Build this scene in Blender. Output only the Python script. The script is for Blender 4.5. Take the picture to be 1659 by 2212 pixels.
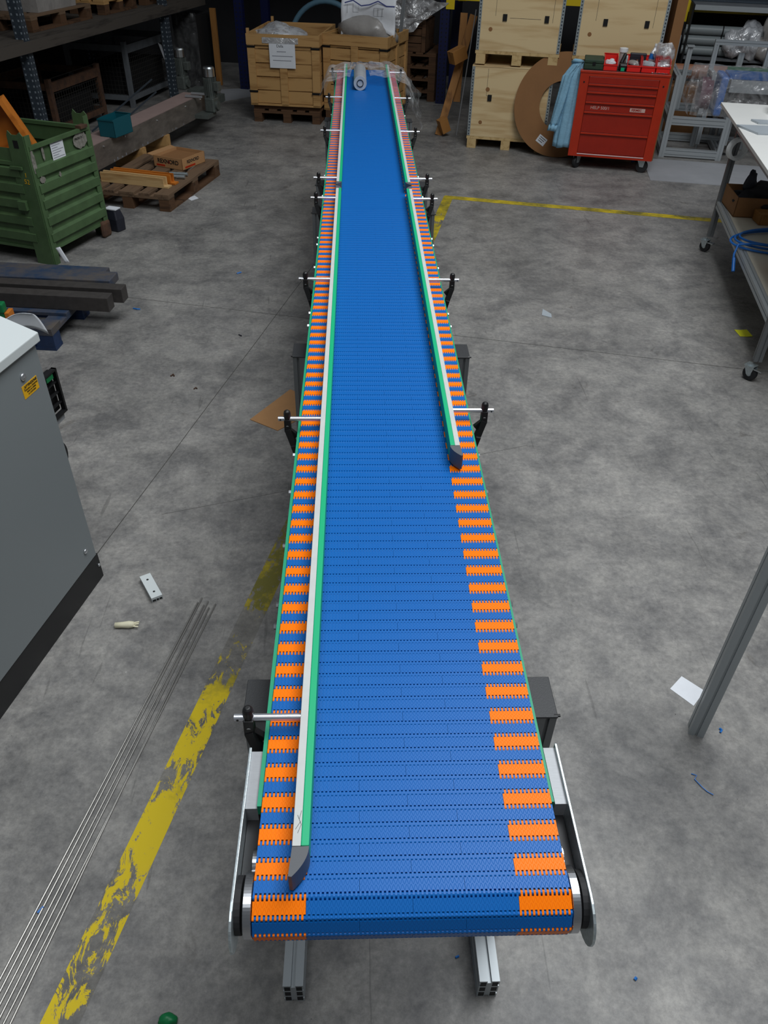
import bpy, bmesh, math, random
from mathutils import Vector, Matrix, Euler, noise
random.seed(7)
for o in list(bpy.data.objects): bpy.data.objects.remove(o)
SC = bpy.context.scene; COL = SC.collection
R = math.radians; PI = math.pi
# ------------------------------------------------------------------ camera
FPX = 1650.65; PITCH = 0.681020; YAW = 0.045234; ROLL = 0.026382; CAMH = 2.25
cd = bpy.data.cameras.new('camera'); cam = bpy.data.objects.new('camera', cd); COL.objects.link(cam)
cd.sensor_fit = 'HORIZONTAL'; cd.sensor_width = 36.0; cd.lens = 36.0*FPX/1659.0; cd.clip_start = .05; cd.clip_end = 100
_f = Vector((math.sin(YAW)*math.cos(PITCH), math.cos(YAW)*math.cos(PITCH), -math.sin(PITCH)))
_r = Vector((math.cos(YAW), -math.sin(YAW), 0)); _u = _r.cross(_f)
_r2 = math.cos(ROLL)*_r + math.sin(ROLL)*_u; _u2 = -math.sin(ROLL)*_r + math.cos(ROLL)*_u
M = Matrix((_r2, _u2, -_f)).transposed().to_4x4(); M.translation = (0, 0, CAMH); cam.matrix_world = M
SC.camera = cam
# ------------------------------------------------------------------ light
w = bpy.data.worlds.new('hall_ambient'); SC.world = w; w.use_nodes = True
w.node_tree.nodes['Background'].inputs[0].default_value = (0.86, 0.93, 1.0, 1)
w.node_tree.nodes['Background'].inputs[1].default_value = 0.10
def area(name, loc, rot, sx, sy, power, col):
    l = bpy.data.lights.new(name, 'AREA'); l.shape = 'RECTANGLE'; l.size = sx; l.size_y = sy; l.energy = power; l.color = col
    o = bpy.data.objects.new(name, l); COL.objects.link(o); o.location = loc; o.rotation_euler = rot
area('skylight_main', (2.0, 2.9, 7.0), (R(-6), R(10), R(-13.5)), 3.2, 4.6, 425, (0.93, 0.97, 1.0))
area('skylight_front', (-.4, -.6, 7.0), (R(4), R(-3), R(-13.5)), 2.6, 2.6, 120, (0.93, 0.97, 1.0))
area('skylight_far', (3.4, 10.2, 6.5), (R(-6), R(14), R(-13.5)), 3.0, 2.4, 34, (0.95, 0.97, 1.0))
SC.view_settings.view_transform = 'Standard'; SC.view_settings.look = 'None'
SC.view_settings.gamma = 1.0; SC.view_settings.use_curve_mapping = False; SC.view_settings.exposure = 0.0
# ------------------------------------------------------------------ materials
def lin(c):
    return tuple(((v/255)/12.92 if v/255 <= .04045 else (((v/255)+.055)/1.055)**2.4) for v in c)
def mat(name, rgb, rough=.5, metal=0, spec=.5, var=0, vscale=8, bump=0, bscale=40, stretch=None, dirt=None, alpha=None):
    m = bpy.data.materials.new(name); m.use_nodes = True; nt = m.node_tree; N = nt.nodes; L = nt.links
    b = N['Principled BSDF']; c = lin(rgb)+(1,)
    b.inputs['Base Color'].default_value = c; b.inputs['Roughness'].default_value = rough; b.inputs['Metallic'].default_value = metal
    b.inputs['Specular IOR Level'].default_value = spec
    if var or bump or dirt:
        tc = N.new('ShaderNodeTexCoord'); mp = N.new('ShaderNodeMapping'); L.new(tc.outputs['Object'], mp.inputs[0])
        if stretch: mp.inputs['Scale'].default_value = stretch
    if var or dirt:
        n = N.new('ShaderNodeTexNoise'); n.inputs['Scale'].default_value = vscale; n.inputs['Detail'].default_value = 6; n.inputs['Roughness'].default_value = .65
        L.new(mp.outputs[0], n.inputs[0])
        rp = N.new('ShaderNodeValToRGB'); rp.color_ramp.elements[0].position = .32; rp.color_ramp.elements[1].position = .68
        d = lin(dirt) if dirt else tuple(x*(1-var) for x in c[:3])
        rp.color_ramp.elements[0].color = tuple(d)+(1,); rp.color_ramp.elements[1].color = tuple(min(1, x*(1+var*.6)) for x in c[:3])+(1,)
        L.new(n.outputs[0], rp.inputs[0]); L.new(rp.outputs[0], b.inputs['Base Color'])
    if bump:
        n2 = N.new('ShaderNodeTexNoise'); n2.inputs['Scale'].default_value = bscale; n2.inputs['Detail'].default_value = 4
        L.new(mp.outputs[0], n2.inputs[0]); bp = N.new('ShaderNodeBump'); bp.inputs['Strength'].default_value = bump; bp.inputs['Distance'].default_value = .01
        L.new(n2.outputs[0], bp.inputs['Height']); L.new(bp.outputs[0], b.inputs['Normal'])
    return m
def wood(name, rgb, dark, scale=1.0, rough=.6, axis='x', rings=3.0):
    m = bpy.data.materials.new(name); m.use_nodes = True; nt = m.node_tree; N = nt.nodes; L = nt.links; b = N['Principled BSDF']
    tc = N.new('ShaderNodeTexCoord'); mp = N.new('ShaderNodeMapping'); oi = N.new('ShaderNodeObjectInfo'); ad = N.new('ShaderNodeVectorMath'); ad.operation = 'ADD'
    L.new(tc.outputs['Object'], ad.inputs[0]); cx = N.new('ShaderNodeCombineXYZ')
    mu = N.new('ShaderNodeMath'); mu.operation = 'MULTIPLY'; mu.inputs[1].default_value = 17; L.new(oi.outputs['Random'], mu.inputs[0])
    for i in range(3): L.new(mu.outputs[0], cx.inputs[i])
    L.new(cx.outputs[0], ad.inputs[1]); L.new(ad.outputs[0], mp.inputs[0])
    s = {'x': (.25, 2.2, 2.2), 'y': (2.2, .25, 2.2), 'z': (2.2, 2.2, .25)}[axis]; mp.inputs['Scale'].default_value = tuple(v*scale for v in s)
    n = N.new('ShaderNodeTexNoise'); n.inputs['Scale'].default_value = 1.6; n.inputs['Detail'].default_value = 3; n.inputs['Distortion'].default_value = .5
    L.new(mp.outputs[0], n.inputs[0])
    ml = N.new('ShaderNodeMath'); ml.operation = 'MULTIPLY'; ml.inputs[1].default_value = rings; L.new(n.outputs[0], ml.inputs[0])
    fr = N.new('ShaderNodeMath'); fr.operation = 'PINGPONG'; fr.inputs[1].default_value = .5; L.new(ml.outputs[0], fr.inputs[0])
    n2 = N.new('ShaderNodeTexNoise'); n2.inputs['Scale'].default_value = 14; n2.inputs['Detail'].default_value = 5; L.new(mp.outputs[0], n2.inputs[0])
    ad2 = N.new('ShaderNodeMath'); ad2.operation = 'ADD'; L.new(fr.outputs[0], ad2.inputs[0])
    m2 = N.new('ShaderNodeMath'); m2.operation = 'MULTIPLY'; m2.inputs[1].default_value = .7; L.new(n2.outputs[0], m2.inputs[0]); L.new(m2.outputs[0], ad2.inputs[1])
    rp = N.new('ShaderNodeValToRGB'); rp.color_ramp.elements[0].position = .2; rp.color_ramp.elements[1].position = .62
    rp.color_ramp.elements[0].color = lin(dark)+(1,); rp.color_ramp.elements[1].color = lin(rgb)+(1,); L.new(ad2.outputs[0], rp.inputs[0])
    L.new(rp.outputs[0], b.inputs['Base Color']); b.inputs['Roughness'].default_value = rough; b.inputs['Specular IOR Level'].default_value = .3
    return m
def math_(N, L, op, a, b=None, clamp=False):
    n = N.new('ShaderNodeMath'); n.operation = op; n.use_clamp = clamp
    for i, v in enumerate((a, b)):
        if v is None: continue
        if isinstance(v, (int, float)): n.inputs[i].default_value = v
        else: L.new(v, n.inputs[i])
    return n.outputs[0]
def concrete(name, paint=None):
    m = bpy.data.materials.new(name); m.use_nodes = True; nt = m.node_tree; N = nt.nodes; L = nt.links; b = N['Principled BSDF']
    g = N.new('ShaderNodeNewGeometry'); pos = g.outputs['Position']
    def nz(sc, det, ro=.6, dist=0, mapping=None):
        n = N.new('ShaderNodeTexNoise'); n.inputs['Scale'].default_value = sc; n.inputs['Detail'].default_value = det; n.inputs['Roughness'].default_value = ro; n.inputs['Distortion'].default_value = dist
        if mapping:
            mp = N.new('ShaderNodeMapping'); mp.inputs['Scale'].default_value = mapping[0]; mp.inputs['Rotation'].default_value = mapping[1]; L.new(pos, mp.inputs[0]); L.new(mp.outputs[0], n.inputs[0])
        else: L.new(pos, n.inputs[0])
        return n.outputs[0]
    def ramp(v, p0, p1, c0, c1):
        r = N.new('ShaderNodeValToRGB'); r.color_ramp.elements[0].position = p0; r.color_ramp.elements[1].position = p1
        r.color_ramp.elements[0].color = c0; r.color_ramp.elements[1].color = c1; L.new(v, r.inputs[0]); return r.outputs[0]
    def mix(f, a, c, mode='MIX'):
        n = N.new('ShaderNodeMix'); n.data_type = 'RGBA'; n.blend_type = mode
        if isinstance(f, (int, float)): n.inputs[0].default_value = f
        else: L.new(f, n.inputs[0])
        for i, v in ((6, a), (7, c)):
            if isinstance(v, tuple): n.inputs[i].default_value = v
            else: L.new(v, n.inputs[i])
        return n.outputs[2]
    W = (1, 1, 1, 1)
    base = ramp(nz(1.1, 10, .72, .15), .3, .7, (.205, .200, .190, 1), (.355, .342, .322, 1))
    blot = ramp(nz(2.6, 11, .74, .3), .36, .56, (.56, .565, .585, 1), W)
    base = mix(1.0, base, blot, 'MULTIPLY')
    mott = ramp(nz(9, 10, .78, .1), .36, .60, (.70, .705, .72, 1), (1.08, 1.07, 1.05, 1)); base = mix(.85, base, mott, 'MULTIPLY')
    stain = ramp(nz(3.7, 6, .6, .6), .66, .72, W, (.60, .58, .56, 1)); base = mix(1.0, base, stain, 'MULTIPLY')
    fine = ramp(nz(42, 9, .8), .34, .60, (.66, .66, .67, 1), (1.10, 1.10, 1.10, 1)); base = mix(.9, base, fine, 'MULTIPLY')
    sc1 = ramp(nz(30, 2, .5, .4, ((1, .07, 1), (0, 0, R(35)))), .725, .74, W, (.70, .70, .70, 1)); base = mix(.8, base, sc1, 'MULTIPLY')
    sc2 = ramp(nz(26, 2, .5, .4, ((1, .06, 1), (0, 0, R(-62)))), .725, .74, W, (.68, .68, .68, 1)); base = mix(.8, base, sc2, 'MULTIPLY')
    spk = ramp(nz(95, 1, .5), .80, .815, W, (.25, .24, .23, 1)); base = mix(1.0, base, spk, 'MULTIPLY')
    wsp = ramp(nz(70, 1, .5, 0, ((1, 1, 1), (0, 0, 1.0))), .835, .845, (0, 0, 0, 1), (.5, .5, .5, 1)); base = mix(1.0, base, wsp, 'ADD')
    rgh = math_(N, L, 'ADD', math_(N, L, 'MULTIPLY', nz(5, 6, .7), .28), .34)
    if paint:
        sx = N.new('ShaderNodeSeparateXYZ'); L.new(pos, sx.inputs[0])
        wear = nz(13, 11, .78, .6, ((1.6, .8, 1), (0, 0, R(-40)))); big = nz(2.2, 2, .5, .3)
        k = math_(N, L, 'ADD', wear, math_(N, L, 'MULTIPLY', math_(N, L, 'SUBTRACT', big, .5), .9))
        msk = ramp(k, paint[0], paint[0]+.02, (0, 0, 0, 1), W)
        fade = ramp(math_(N, L, 'ADD', nz(4, 5, .7), math_(N, L, 'MULTIPLY', math_(N, L, 'SUBTRACT', 1.95, sx.outputs[1]), .30)) if paint[1] else nz(4, 5, .7), .38, .62, (.16, .145, .03, 1), (.66, .49, .012, 1))
        base = mix(msk, mix(1.0, base, (.78, .77, .74, 1), 'MULTIPLY'), fade)
    L.new(base, b.inputs['Base Color']); L.new(rgh, b.inputs['Roughness']); b.inputs['Specular IOR Level'].default_value = .35
    bp = N.new('ShaderNodeBump'); bp.inputs['Strength'].default_value = .12; bp.inputs['Distance'].default_value = .004
    L.new(nz(30, 5, .7), bp.inputs['Height']); L.new(bp.outputs[0], b.inputs['Normal'])
    return m
PITCHB = .02632; CELL = .457/72
def beltmat(name, rgb, dark, spec=.26):
    m = bpy.data.materials.new(name); m.use_nodes = True; nt = m.node_tree; N = nt.nodes; L = nt.links; b = N['Principled BSDF']
    tc = N.new('ShaderNodeTexCoord'); sp = N.new('ShaderNodeSeparateXYZ'); L.new(tc.outputs['Object'], sp.inputs[0])
    x = math_(N, L, 'DIVIDE', sp.outputs[0], CELL)
    yy = math_(N, L, 'SUBTRACT', math_(N, L, 'FLOORED_MODULO', math_(N, L, 'ADD', math_(N, L, 'DIVIDE', sp.outputs[1], PITCHB), .5), 1.0), .5)
    neg = math_(N, L, 'LESS_THAN', yy, 0)
    off = math_(N, L, 'MULTIPLY', neg, .5)
    u = math_(N, L, 'MULTIPLY', math_(N, L, 'ABSOLUTE', math_(N, L, 'SUBTRACT', math_(N, L, 'FLOORED_MODULO', math_(N, L, 'ADD', math_(N, L, 'ADD', x, off), .25), 1.0), .5)), 2.0)
    v = math_(N, L, 'DIVIDE', math_(N, L, 'ABSOLUTE', yy), .33)
    v = math_(N, L, 'POWER', v, .8)
    s = math_(N, L, 'ABSOLUTE', math_(N, L, 'SUBTRACT', u, v))
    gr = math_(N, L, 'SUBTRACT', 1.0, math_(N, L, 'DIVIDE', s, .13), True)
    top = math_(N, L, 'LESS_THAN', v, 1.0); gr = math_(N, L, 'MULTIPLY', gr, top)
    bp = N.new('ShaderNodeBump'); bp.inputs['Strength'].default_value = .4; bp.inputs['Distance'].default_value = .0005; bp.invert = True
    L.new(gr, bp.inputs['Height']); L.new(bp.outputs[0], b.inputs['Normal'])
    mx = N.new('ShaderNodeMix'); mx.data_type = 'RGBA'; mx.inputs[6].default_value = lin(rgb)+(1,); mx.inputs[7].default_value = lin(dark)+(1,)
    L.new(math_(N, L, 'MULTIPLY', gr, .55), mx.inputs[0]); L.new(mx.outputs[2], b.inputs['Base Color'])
    b.inputs['Roughness'].default_value = .40; b.inputs['Specular IOR Level'].default_value = spec
    return m
def film(name, op=.25, tint=(1, 1, 1), rough=.12, diff=.5):
    m = bpy.data.materials.new(name); m.use_nodes = True; nt = m.node_tree; N = nt.nodes; L = nt.links
    N.remove(N['Principled BSDF']); out = N['Material Output']
    t = N.new('ShaderNodeBsdfTransparent'); g = N.new('ShaderNodeBsdfGlossy'); d = N.new('ShaderNodeBsdfDiffuse'); g.inputs['Roughness'].default_value = rough
    d.inputs[0].default_value = tuple(tint)+(1,); t.inputs[0].default_value = (.97, .97, .98, 1)
    a = N.new('ShaderNodeMixShader'); a.inputs[0].default_value = diff; L.new(g.outputs[0], a.inputs[1]); L.new(d.outputs[0], a.inputs[2])
    c = N.new('ShaderNodeMixShader'); L.new(t.outputs[0], c.inputs[1]); L.new(a.outputs[0], c.inputs[2]); L.new(c.outputs[0], out.inputs[0])
    tc = N.new('ShaderNodeTexCoord'); n = N.new('ShaderNodeTexNoise'); n.inputs['Scale'].default_value = 9; n.inputs['Detail'].default_value = 5; n.inputs['Distortion'].default_value = 1.5
    L.new(tc.outputs['Object'], n.inputs[0]); bp = N.new('ShaderNodeBump'); bp.inputs['Strength'].default_value = .9; bp.inputs['Distance'].default_value = .03
    L.new(n.outputs[0], bp.inputs['Height']); L.new(bp.outputs[0], g.inputs['Normal'])
    r = N.new('ShaderNodeMapRange'); r.inputs[1].default_value = .35; r.inputs[2].default_value = .65; r.inputs[3].default_value = op*.5; r.inputs[4].default_value = op*1.6
    L.new(n.outputs[0], r.inputs[0]); L.new(r.outputs[0], c.inputs[0])
    return m
MT = dict(
 concrete=concrete('polished_concrete'), paint=concrete('worn_yellow_paint_near', (.485, True)), paint2=concrete('yellow_paint_far', (.28, False)),
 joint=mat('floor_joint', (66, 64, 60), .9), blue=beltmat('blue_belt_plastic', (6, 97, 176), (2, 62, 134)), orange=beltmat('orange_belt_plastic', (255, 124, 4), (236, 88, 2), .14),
 green=mat('green_guide_plastic', (8, 176, 120), .45), greendk=mat('green_wear_strip', (24, 150, 110), .5), railgrey=mat('light_grey_rail', (196, 199, 196), .5, var=.05, vscale=30),
 nose=mat('dark_grey_plastic', (86, 88, 92), .5), steelrod=mat('dull_steel_rod', (160, 157, 152), .3, .75), rod=mat('chrome_rod', (222, 225, 232), .28, .9), blackp=mat('black_plastic', (20, 20, 21), .42), capb=mat('black_textured_cap', (44, 45, 47), .55, bump=.1, bscale=400),
 prof=mat('anodised_aluminium', (170, 176, 179), .42, .3), profd=mat('grey_aluminium_leg', (112, 115, 117), .45, .3), slot=mat('slot_shadow_black', (22, 23, 25), .7),
 alu=mat('brushed_aluminium', (160, 162, 165), .5, .3, var=.08, vscale=60, stretch=(1, 12, 1)), galv=mat('zinc_plated_steel', (195, 205, 208), .35, .8, var=.22, vscale=140), hub=mat('turned_steel', (190, 192, 196), .25, .95),
 bolt=mat('bright_bolt', (215, 218, 222), .25, .9), dark=mat('black_steel', (24, 24, 26), .4, .3), black=mat('matt_black', (12, 12, 13), .8),
 cab=mat('light_grey_cabinet_paint', (128, 134, 136), .42, bump=.06, bscale=500), cabtop=mat('white_cabinet_top', (205, 211, 211), .4, bump=.05, bscale=500), plinth=mat('black_plinth', (26, 26, 27), .5, bump=.05, bscale=500),
 sticker=mat('yellow_sticker', (232, 176, 18), .5), ink=mat('black_print', (25, 25, 25), .6), inkb=mat('blue_print', (60, 70, 130), .6), inkg=mat('faint_print', (130, 132, 140), .7), inkw=mat('pale_print', (205, 170, 160), .7), paper=mat('white_paper', (222, 225, 230), .7, var=.05, vscale=10), yellownote=mat('yellow_note', (225, 224, 40), .7),
 pine=wood('pale_pine', (205, 172, 122), (168, 128, 78), 2.0), ply=wood('plywood', (220, 195, 150), (190, 156, 108), .9, .55, 'x', 5), plyv=wood('pine_block', (205, 176, 125), (170, 138, 88), 2, .6, 'y', 4),
 crate=wood('ochre_crate_wood', (184, 144, 92), (138, 98, 54), 2.2), old=wood('old_brown_pallet_wood', (112, 90, 70), (66, 50, 38), 2.0, .75, 'y'), oldd=wood('dark_pallet_wood', (92, 66, 46), (52, 36, 26), 2.0, .8), grime=wood('grey_brown_planks', (78, 72, 66), (44, 40, 37), 2.0, .8, 'y'),
 owood=wood('orange_varnished_wood', (200, 118, 42), (150, 78, 22), 1.4, .5), tim=wood('brown_timber', (158, 110, 58), (112, 72, 34), 2, .6, 'z'),
 bluewood=mat('chipped_blue_paint', (30, 56, 86), .6, dirt=(92, 84, 76), vscale=5), bluesolid=mat('dark_blue_paint', (26, 48, 84), .6, var=.3, vscale=12), steelbeam=mat('dark_mill_steel', (74, 70, 68), .55, .35, var=.2, vscale=20),
 card=mat('cardboard', (176, 132, 88), .8, var=.08, vscale=6), carddk=mat('brown_cardboard', (140, 98, 58), .8, var=.1, vscale=4), hard=mat('hardboard_sheet', (172, 128, 84), .6, var=.06, vscale=20),
 stil=mat('green_stillage_paint', (74, 100, 64), .5, var=.22, vscale=6), peel=mat('peeled_grey_primer', (150, 145, 138), .8, dirt=(100, 100, 88), vscale=40), teal=mat('teal_plastic', (6, 84, 96), .5), red=mat('red_enamel', (180, 44, 14), .38, var=.12, vscale=6), redd=mat('red_drawer', (156, 32, 12), .38, var=.1, vscale=9), binred=mat('red_bin_plastic', (226, 34, 26), .4),
 rub=mat('black_rubber', (30, 30, 32), .7), gbox=mat('dark_green_box', (40, 62, 44), .7, var=.2, vscale=12), cloth=mat('light_blue_denim', (136, 182, 208), .85, var=.15, vscale=14, bump=.3, bscale=60), white=mat('white_plastic', (228, 230, 230), .5), whiteboard=mat('white_table_board', (226, 226, 222), .5, var=.03, vscale=5), cream=mat('cream_shelf_board', (206, 200, 184), .55, var=.06, vscale=5),
 rackblue=mat('blue_rack_paint', (9, 20, 66), .45), rackyel=mat('yellow_rack_beam', (226, 196, 20), .5), galvd=mat('galvanised_post', (70, 80, 90), .5, .5, var=.2, vscale=40), dot=mat('perforation_glint', (150, 160, 168), .5, .4), rust=mat('rusty_frame', (96, 66, 46), .75, dirt=(58, 42, 34), vscale=14), wire=mat('dark_wire', (58, 56, 54), .6, .4), greyfr=mat('grey_frame_paint', (98, 102, 106), .6, var=.2, vscale=8),
 inox=mat('old_stainless_side', (140, 132, 124), .42, .45, dirt=(104, 98, 92), vscale=5, stretch=(1, 1, 3)), beltold=mat('pinkish_grey_old_belt', (150, 128, 122), .8, var=.08, vscale=6), motor=mat('grey_motor', (98, 104, 100), .5, .4, var=.2, vscale=20), chrome=mat('chrome_cap', (200, 205, 208), .2, .95),
 greenw=mat('weathered_green', (0, 110, 60), .5), cable=mat('blue_cable', (10, 104, 190), .4), bluep=mat('blue_plastic_scrap', (30, 110, 190), .5), greyp=mat('grey_pvc', (132, 140, 142), .45), greypl=mat('grey_plate', (164, 172, 178), .45), wallp=mat('dark_back_wall', (34, 34, 37), .85, var=.2, vscale=1), sheet=mat('light_grey_floor_board', (158, 160, 164), .6, var=.1, vscale=3), bagc=mat('navy_bag', (34, 36, 46), .5, var=.2, vscale=12), darkcl=mat('dark_cloth', (34, 34, 40), .8, var=.3, vscale=20), maroon=mat('purple_end_plate', (98, 48, 66), .5), skin=mat('cream_rubber', (214, 208, 180), .6), hose=mat('pale_blue_hose', (92, 128, 148), .5), brownp=mat('brown_wrap', (150, 96, 66), .35),
 film=film('clear_stretch_film', .22), filmthin=film('thin_film', .07), filmbag=film('clear_bag', .5, (.9, .9, .92)), filmgrey=film('grey_milky_film', .75, (.62, .62, .63), .2, .6), filmroll=mat('film_roll', (176, 180, 186), .2, 0, .8, var=.1, vscale=8), bubble=film('bubble_wrap', .8, (.78, .80, .84), .12, .55), bagmilk=mat('milky_plastic_bag', (150, 146, 142), .3, 0, .7, var=.15, vscale=5, bump=.5, bscale=14),
)
# ------------------------------------------------------------------ helpers
class MB:
    def __init__(s): s.bm = bmesh.new()
    def box(s, x0, x1, y0, y1, z0, z1, m=None):
        vs = [s.bm.verts.new(Vector((x, y, z)) if m is None else m @ Vector((x, y, z))) for z in (z0, z1) for x, y in ((x0, y0), (x1, y0), (x1, y1), (x0, y1))]
        for f in ((3, 2, 1, 0), (4, 5, 6, 7), (0, 1, 5, 4), (1, 2, 6, 5), (2, 3, 7, 6), (3, 0, 4, 7)): s.bm.faces.new([vs[i] for i in f])
        return s
    def loft(s, rings, cap=True, closed=True):
        V = [[s.bm.verts.new(p) for p in r] for r in rings]; n = len(V[0])
        for a, b in zip(V, V[1:]):
            for i in range(n if closed else n-1): s.bm.faces.new((a[i], a[(i+1) % n], b[(i+1) % n], b[i]))
        if cap and closed: s.bm.faces.new(V[0][::-1]); s.bm.faces.new(V[-1])
        return s
    def prism(s, poly, z0, z1, axis='z', m=None):
        def P(a, b, c):
            v = {'z': (a, b, c), 'x': (c, a, b), 'y': (a, c, b)}[axis]; v = Vector(v); return v if m is None else m @ v
        return s.loft([[P(a, b, z0) for a, b in poly], [P(a, b, z1) for a, b in poly]])
    def cyl(s, p0, p1, r0, r1=None, n=16, cap=True):
        r1 = r0 if r1 is None else r1; p0 = Vector(p0); p1 = Vector(p1); d = (p1-p0).normalized(); a = d.orthogonal().normalized(); b = d.cross(a)
        return s.loft([[p + r*(math.cos(2*PI*i/n)*a + math.sin(2*PI*i/n)*b) for i in range(n)] for p, r in ((p0, r0), (p1, r1))], cap)
    def lathe(s, prof, n=24, o=(0, 0, 0), axis='z'):
        rr = []
        for r, h in prof:
            ring = []
            for i in range(n):
                a = 2*PI*i/n; v = (r*math.cos(a), r*math.sin(a), h)
                v = {'z': v, 'x': (h, v[0], v[1]), 'y': (v[0], h, v[1])}[axis]; ring.append(Vector(v)+Vector(o))
            rr.append(ring)
        return s.loft(rr)
    def tube(s, pts, r, n=8, closed=False):
        pts = [Vector(p) for p in pts]; rings = []; up = None
        for i, p in enumerate(pts):
            t = (pts[(i+1) % len(pts)] - pts[i-1]) if closed else (pts[min(i+1, len(pts)-1)] - pts[max(i-1, 0)])
            t.normalize(); up = t.orthogonal().normalized() if up is None else (up - t*up.dot(t)).normalized(); b = t.cross(up)
            rings.append([p + r*(math.cos(2*PI*k/n)*up + math.sin(2*PI*k/n)*b) for k in range(n)])
        if closed: rings.append(rings[0]); return s.loft(rings, False)
        return s.loft(rings)
    def grid(s, fn, nu, nv):
        V = [[s.bm.verts.new(fn(i/nu, j/nv)) for i in range(nu+1)] for j in range(nv+1)]
        for j in range(nv):
            for i in range(nu): s.bm.faces.new((V[j][i], V[j][i+1], V[j+1][i+1], V[j+1][i]))
        return s
    def beam(s, p0, p1, w, h, up=(0, 0, 1)):
        p0 = Vector(p0); p1 = Vector(p1); d = (p1-p0).normalized(); a = d.cross(Vector(up)).normalized(); b = a.cross(d)
        return s.loft([[p + a*w*.5*i + b*h*.5*j for i, j in ((-1, -1), (1, -1), (1, 1), (-1, 1))] for p in (p0, p1)])
    def prof(s, axis, c, l0, l1, w, h, g=.004, d=.007):
        # slotted aluminium profile along an axis: c = centre in the other two coordinates
        def side(L, half):
            n = max(1, round(L/.046)); out = []
            for k in range(n):
                m = (k+.5)*L/n - L/2; out += [(m-g, half), (m-g, half-d), (m+g, half-d), (m+g, half)]
            return out
        P = [(-w/2, h/2)] + side(w, h/2) + [(w/2, h/2)] + [(y, -x) for x, y in side(h, w/2)]
        P += [(w/2, -h/2)] + [(-x, -y) for x, y in side(w, h/2)] + [(-w/2, -h/2)] + [(-y, x) for x, y in side(h, w/2)]
        return s.prism([(a+c[0], b+c[1]) for a, b in P], l0, l1, axis)
    def build(s, name, m, parent=None, smooth=False, loc=None, rot=None, bevel=0, solid=0):
        if solid:
            pass
        bmesh.ops.recalc_face_normals(s.bm, faces=s.bm.faces)
        me = bpy.data.meshes.new(name); s.bm.to_mesh(me); s.bm.free(); me.materials.append(MT[m] if isinstance(m, str) else m)
        if smooth: me.shade_smooth()
        o = bpy.data.objects.new(name, me); COL.objects.link(o)
        if parent: o.parent = parent
        if loc: o.location = loc
        if rot: o.rotation_euler = rot
        if bevel:
            b = o.modifiers.new('bevel', 'BEVEL'); b.width = bevel; b.segments = 2; b.limit_method = 'ANGLE'
        if solid:
            b = o.modifiers.new('thickness', 'SOLIDIFY'); b.thickness = solid; b.offset = 0
        return o
def bx(name, m, parent, *a, bevel=0, **k): return MB().box(*a).build(name, m, parent, bevel=bevel, **k)
def tag(o, label, cat, group=None, kind=None):
    o['label'] = label; o['category'] = cat
    if group: o['group'] = group
    if kind: o['kind'] = kind
    return o
def thing(name, label, cat, loc=(0, 0, 0), rot=0, group=None):
    o = bpy.data.objects.new(name, None); COL.objects.link(o); o.empty_display_size = .1; o.location = loc
    o.rotation_euler = rot if isinstance(rot, tuple) else (0, 0, R(rot)); return tag(o, label, cat, group)
def copyo(o, parent, loc=None, rot=None):
    c = o.copy(); COL.objects.link(c); c.parent = parent
    if loc is not None: c.location = loc
    if rot is not None: c.rotation_euler = rot
    return c
def copy_tree(o, parent=None):
    c = o.copy(); COL.objects.link(c); c.parent = parent
    for ch in list(o.children): copy_tree(ch, c)
    return c
def stuff(o): o['kind'] = 'stuff'; return o
def struct(o): o['kind'] = 'structure'; return o
def text(s, size, m, parent, loc, rot, name='lettering', bold=0, ext=.0004):
    c = bpy.data.curves.new(name, 'FONT'); c.body = s; c.size = size; c.extrude = ext; c.align_x = 'CENTER'; c.align_y = 'CENTER'; c.offset = bold
    t = bpy.data.objects.new(name, c); COL.objects.link(t)
    me = bpy.data.meshes.new_from_object(t); bpy.data.objects.remove(t); me.materials.clear(); me.materials.append(MT[m])
    o = bpy.data.objects.new(name, me); COL.objects.link(o); o.parent = parent; o.location = loc; o.rotation_euler = rot; return o
def nz(v, s=1.0, seed=0): return noise.noise(Vector(v)*s + Vector((seed*7.3, seed*3.1, seed)))
RA = 13.5
ED = Vector((math.sin(R(RA)), math.cos(R(RA)), 0)); ER = Vector((math.cos(R(RA)), -math.sin(R(RA)), 0))
ZB = 1.137; XL = -.150; XR = .307
# ------------------------------------------------------------------ floor, walls
floor = struct(MB().grid(lambda u, v: Vector((-9+20*u, -5+22*v, 0)), 4, 4).build('floor', 'concrete'))
def strip(name, m, p0, p1, wd, z=.0006, n=1, jit=0):
    p0 = Vector((*p0, z)); p1 = Vector((*p1, z)); d = (p1-p0); s = Vector((d.y, -d.x, 0)).normalized()
    b = MB(); rings = []
    for i in range(n+1):
        p = p0 + d*(i/n) + s*(random.uniform(-jit, jit) if 0 < i < n else 0); rings.append([p-s*wd/2, p+s*wd/2])
    return b.loft(rings, False, False).build(name, m, floor)
strip('floor_joint', 'joint', (-2.1, -1.6), (-.15, 6.58), .0038, n=24, jit=.0015)
strip('floor_joint', 'joint', (-2.9, 5.50), (6.2, 3.22), .004, n=30, jit=.0015)
strip('floor_joint', 'joint', (-.90, 2.76), (.9, 3.33), .0015, n=8, jit=.002)
strip('painted_line', 'paint', (-1.05, -.50), (.60, 6.35), .098)
strip('painted_line', 'paint2', (.60, 6.35), (.885, 7.58), .092, z=.0008)
strip('painted_line', 'paint2', (.84, 7.555), (3.32, 6.95), .10, z=.0010)
def wall(name, p0, p1, h):
    p0 = Vector((*p0, 0)); p1 = Vector((*p1, 0)); d = p1-p0; n = Vector((d.y, -d.x, 0)).normalized()*.1
    struct(MB().loft([[p0, p1, p1+n, p0+n], [q+Vector((0, 0, h)) for q in (p0, p1, p1+n, p0+n)]]).build(name, 'wallp'))
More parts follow.
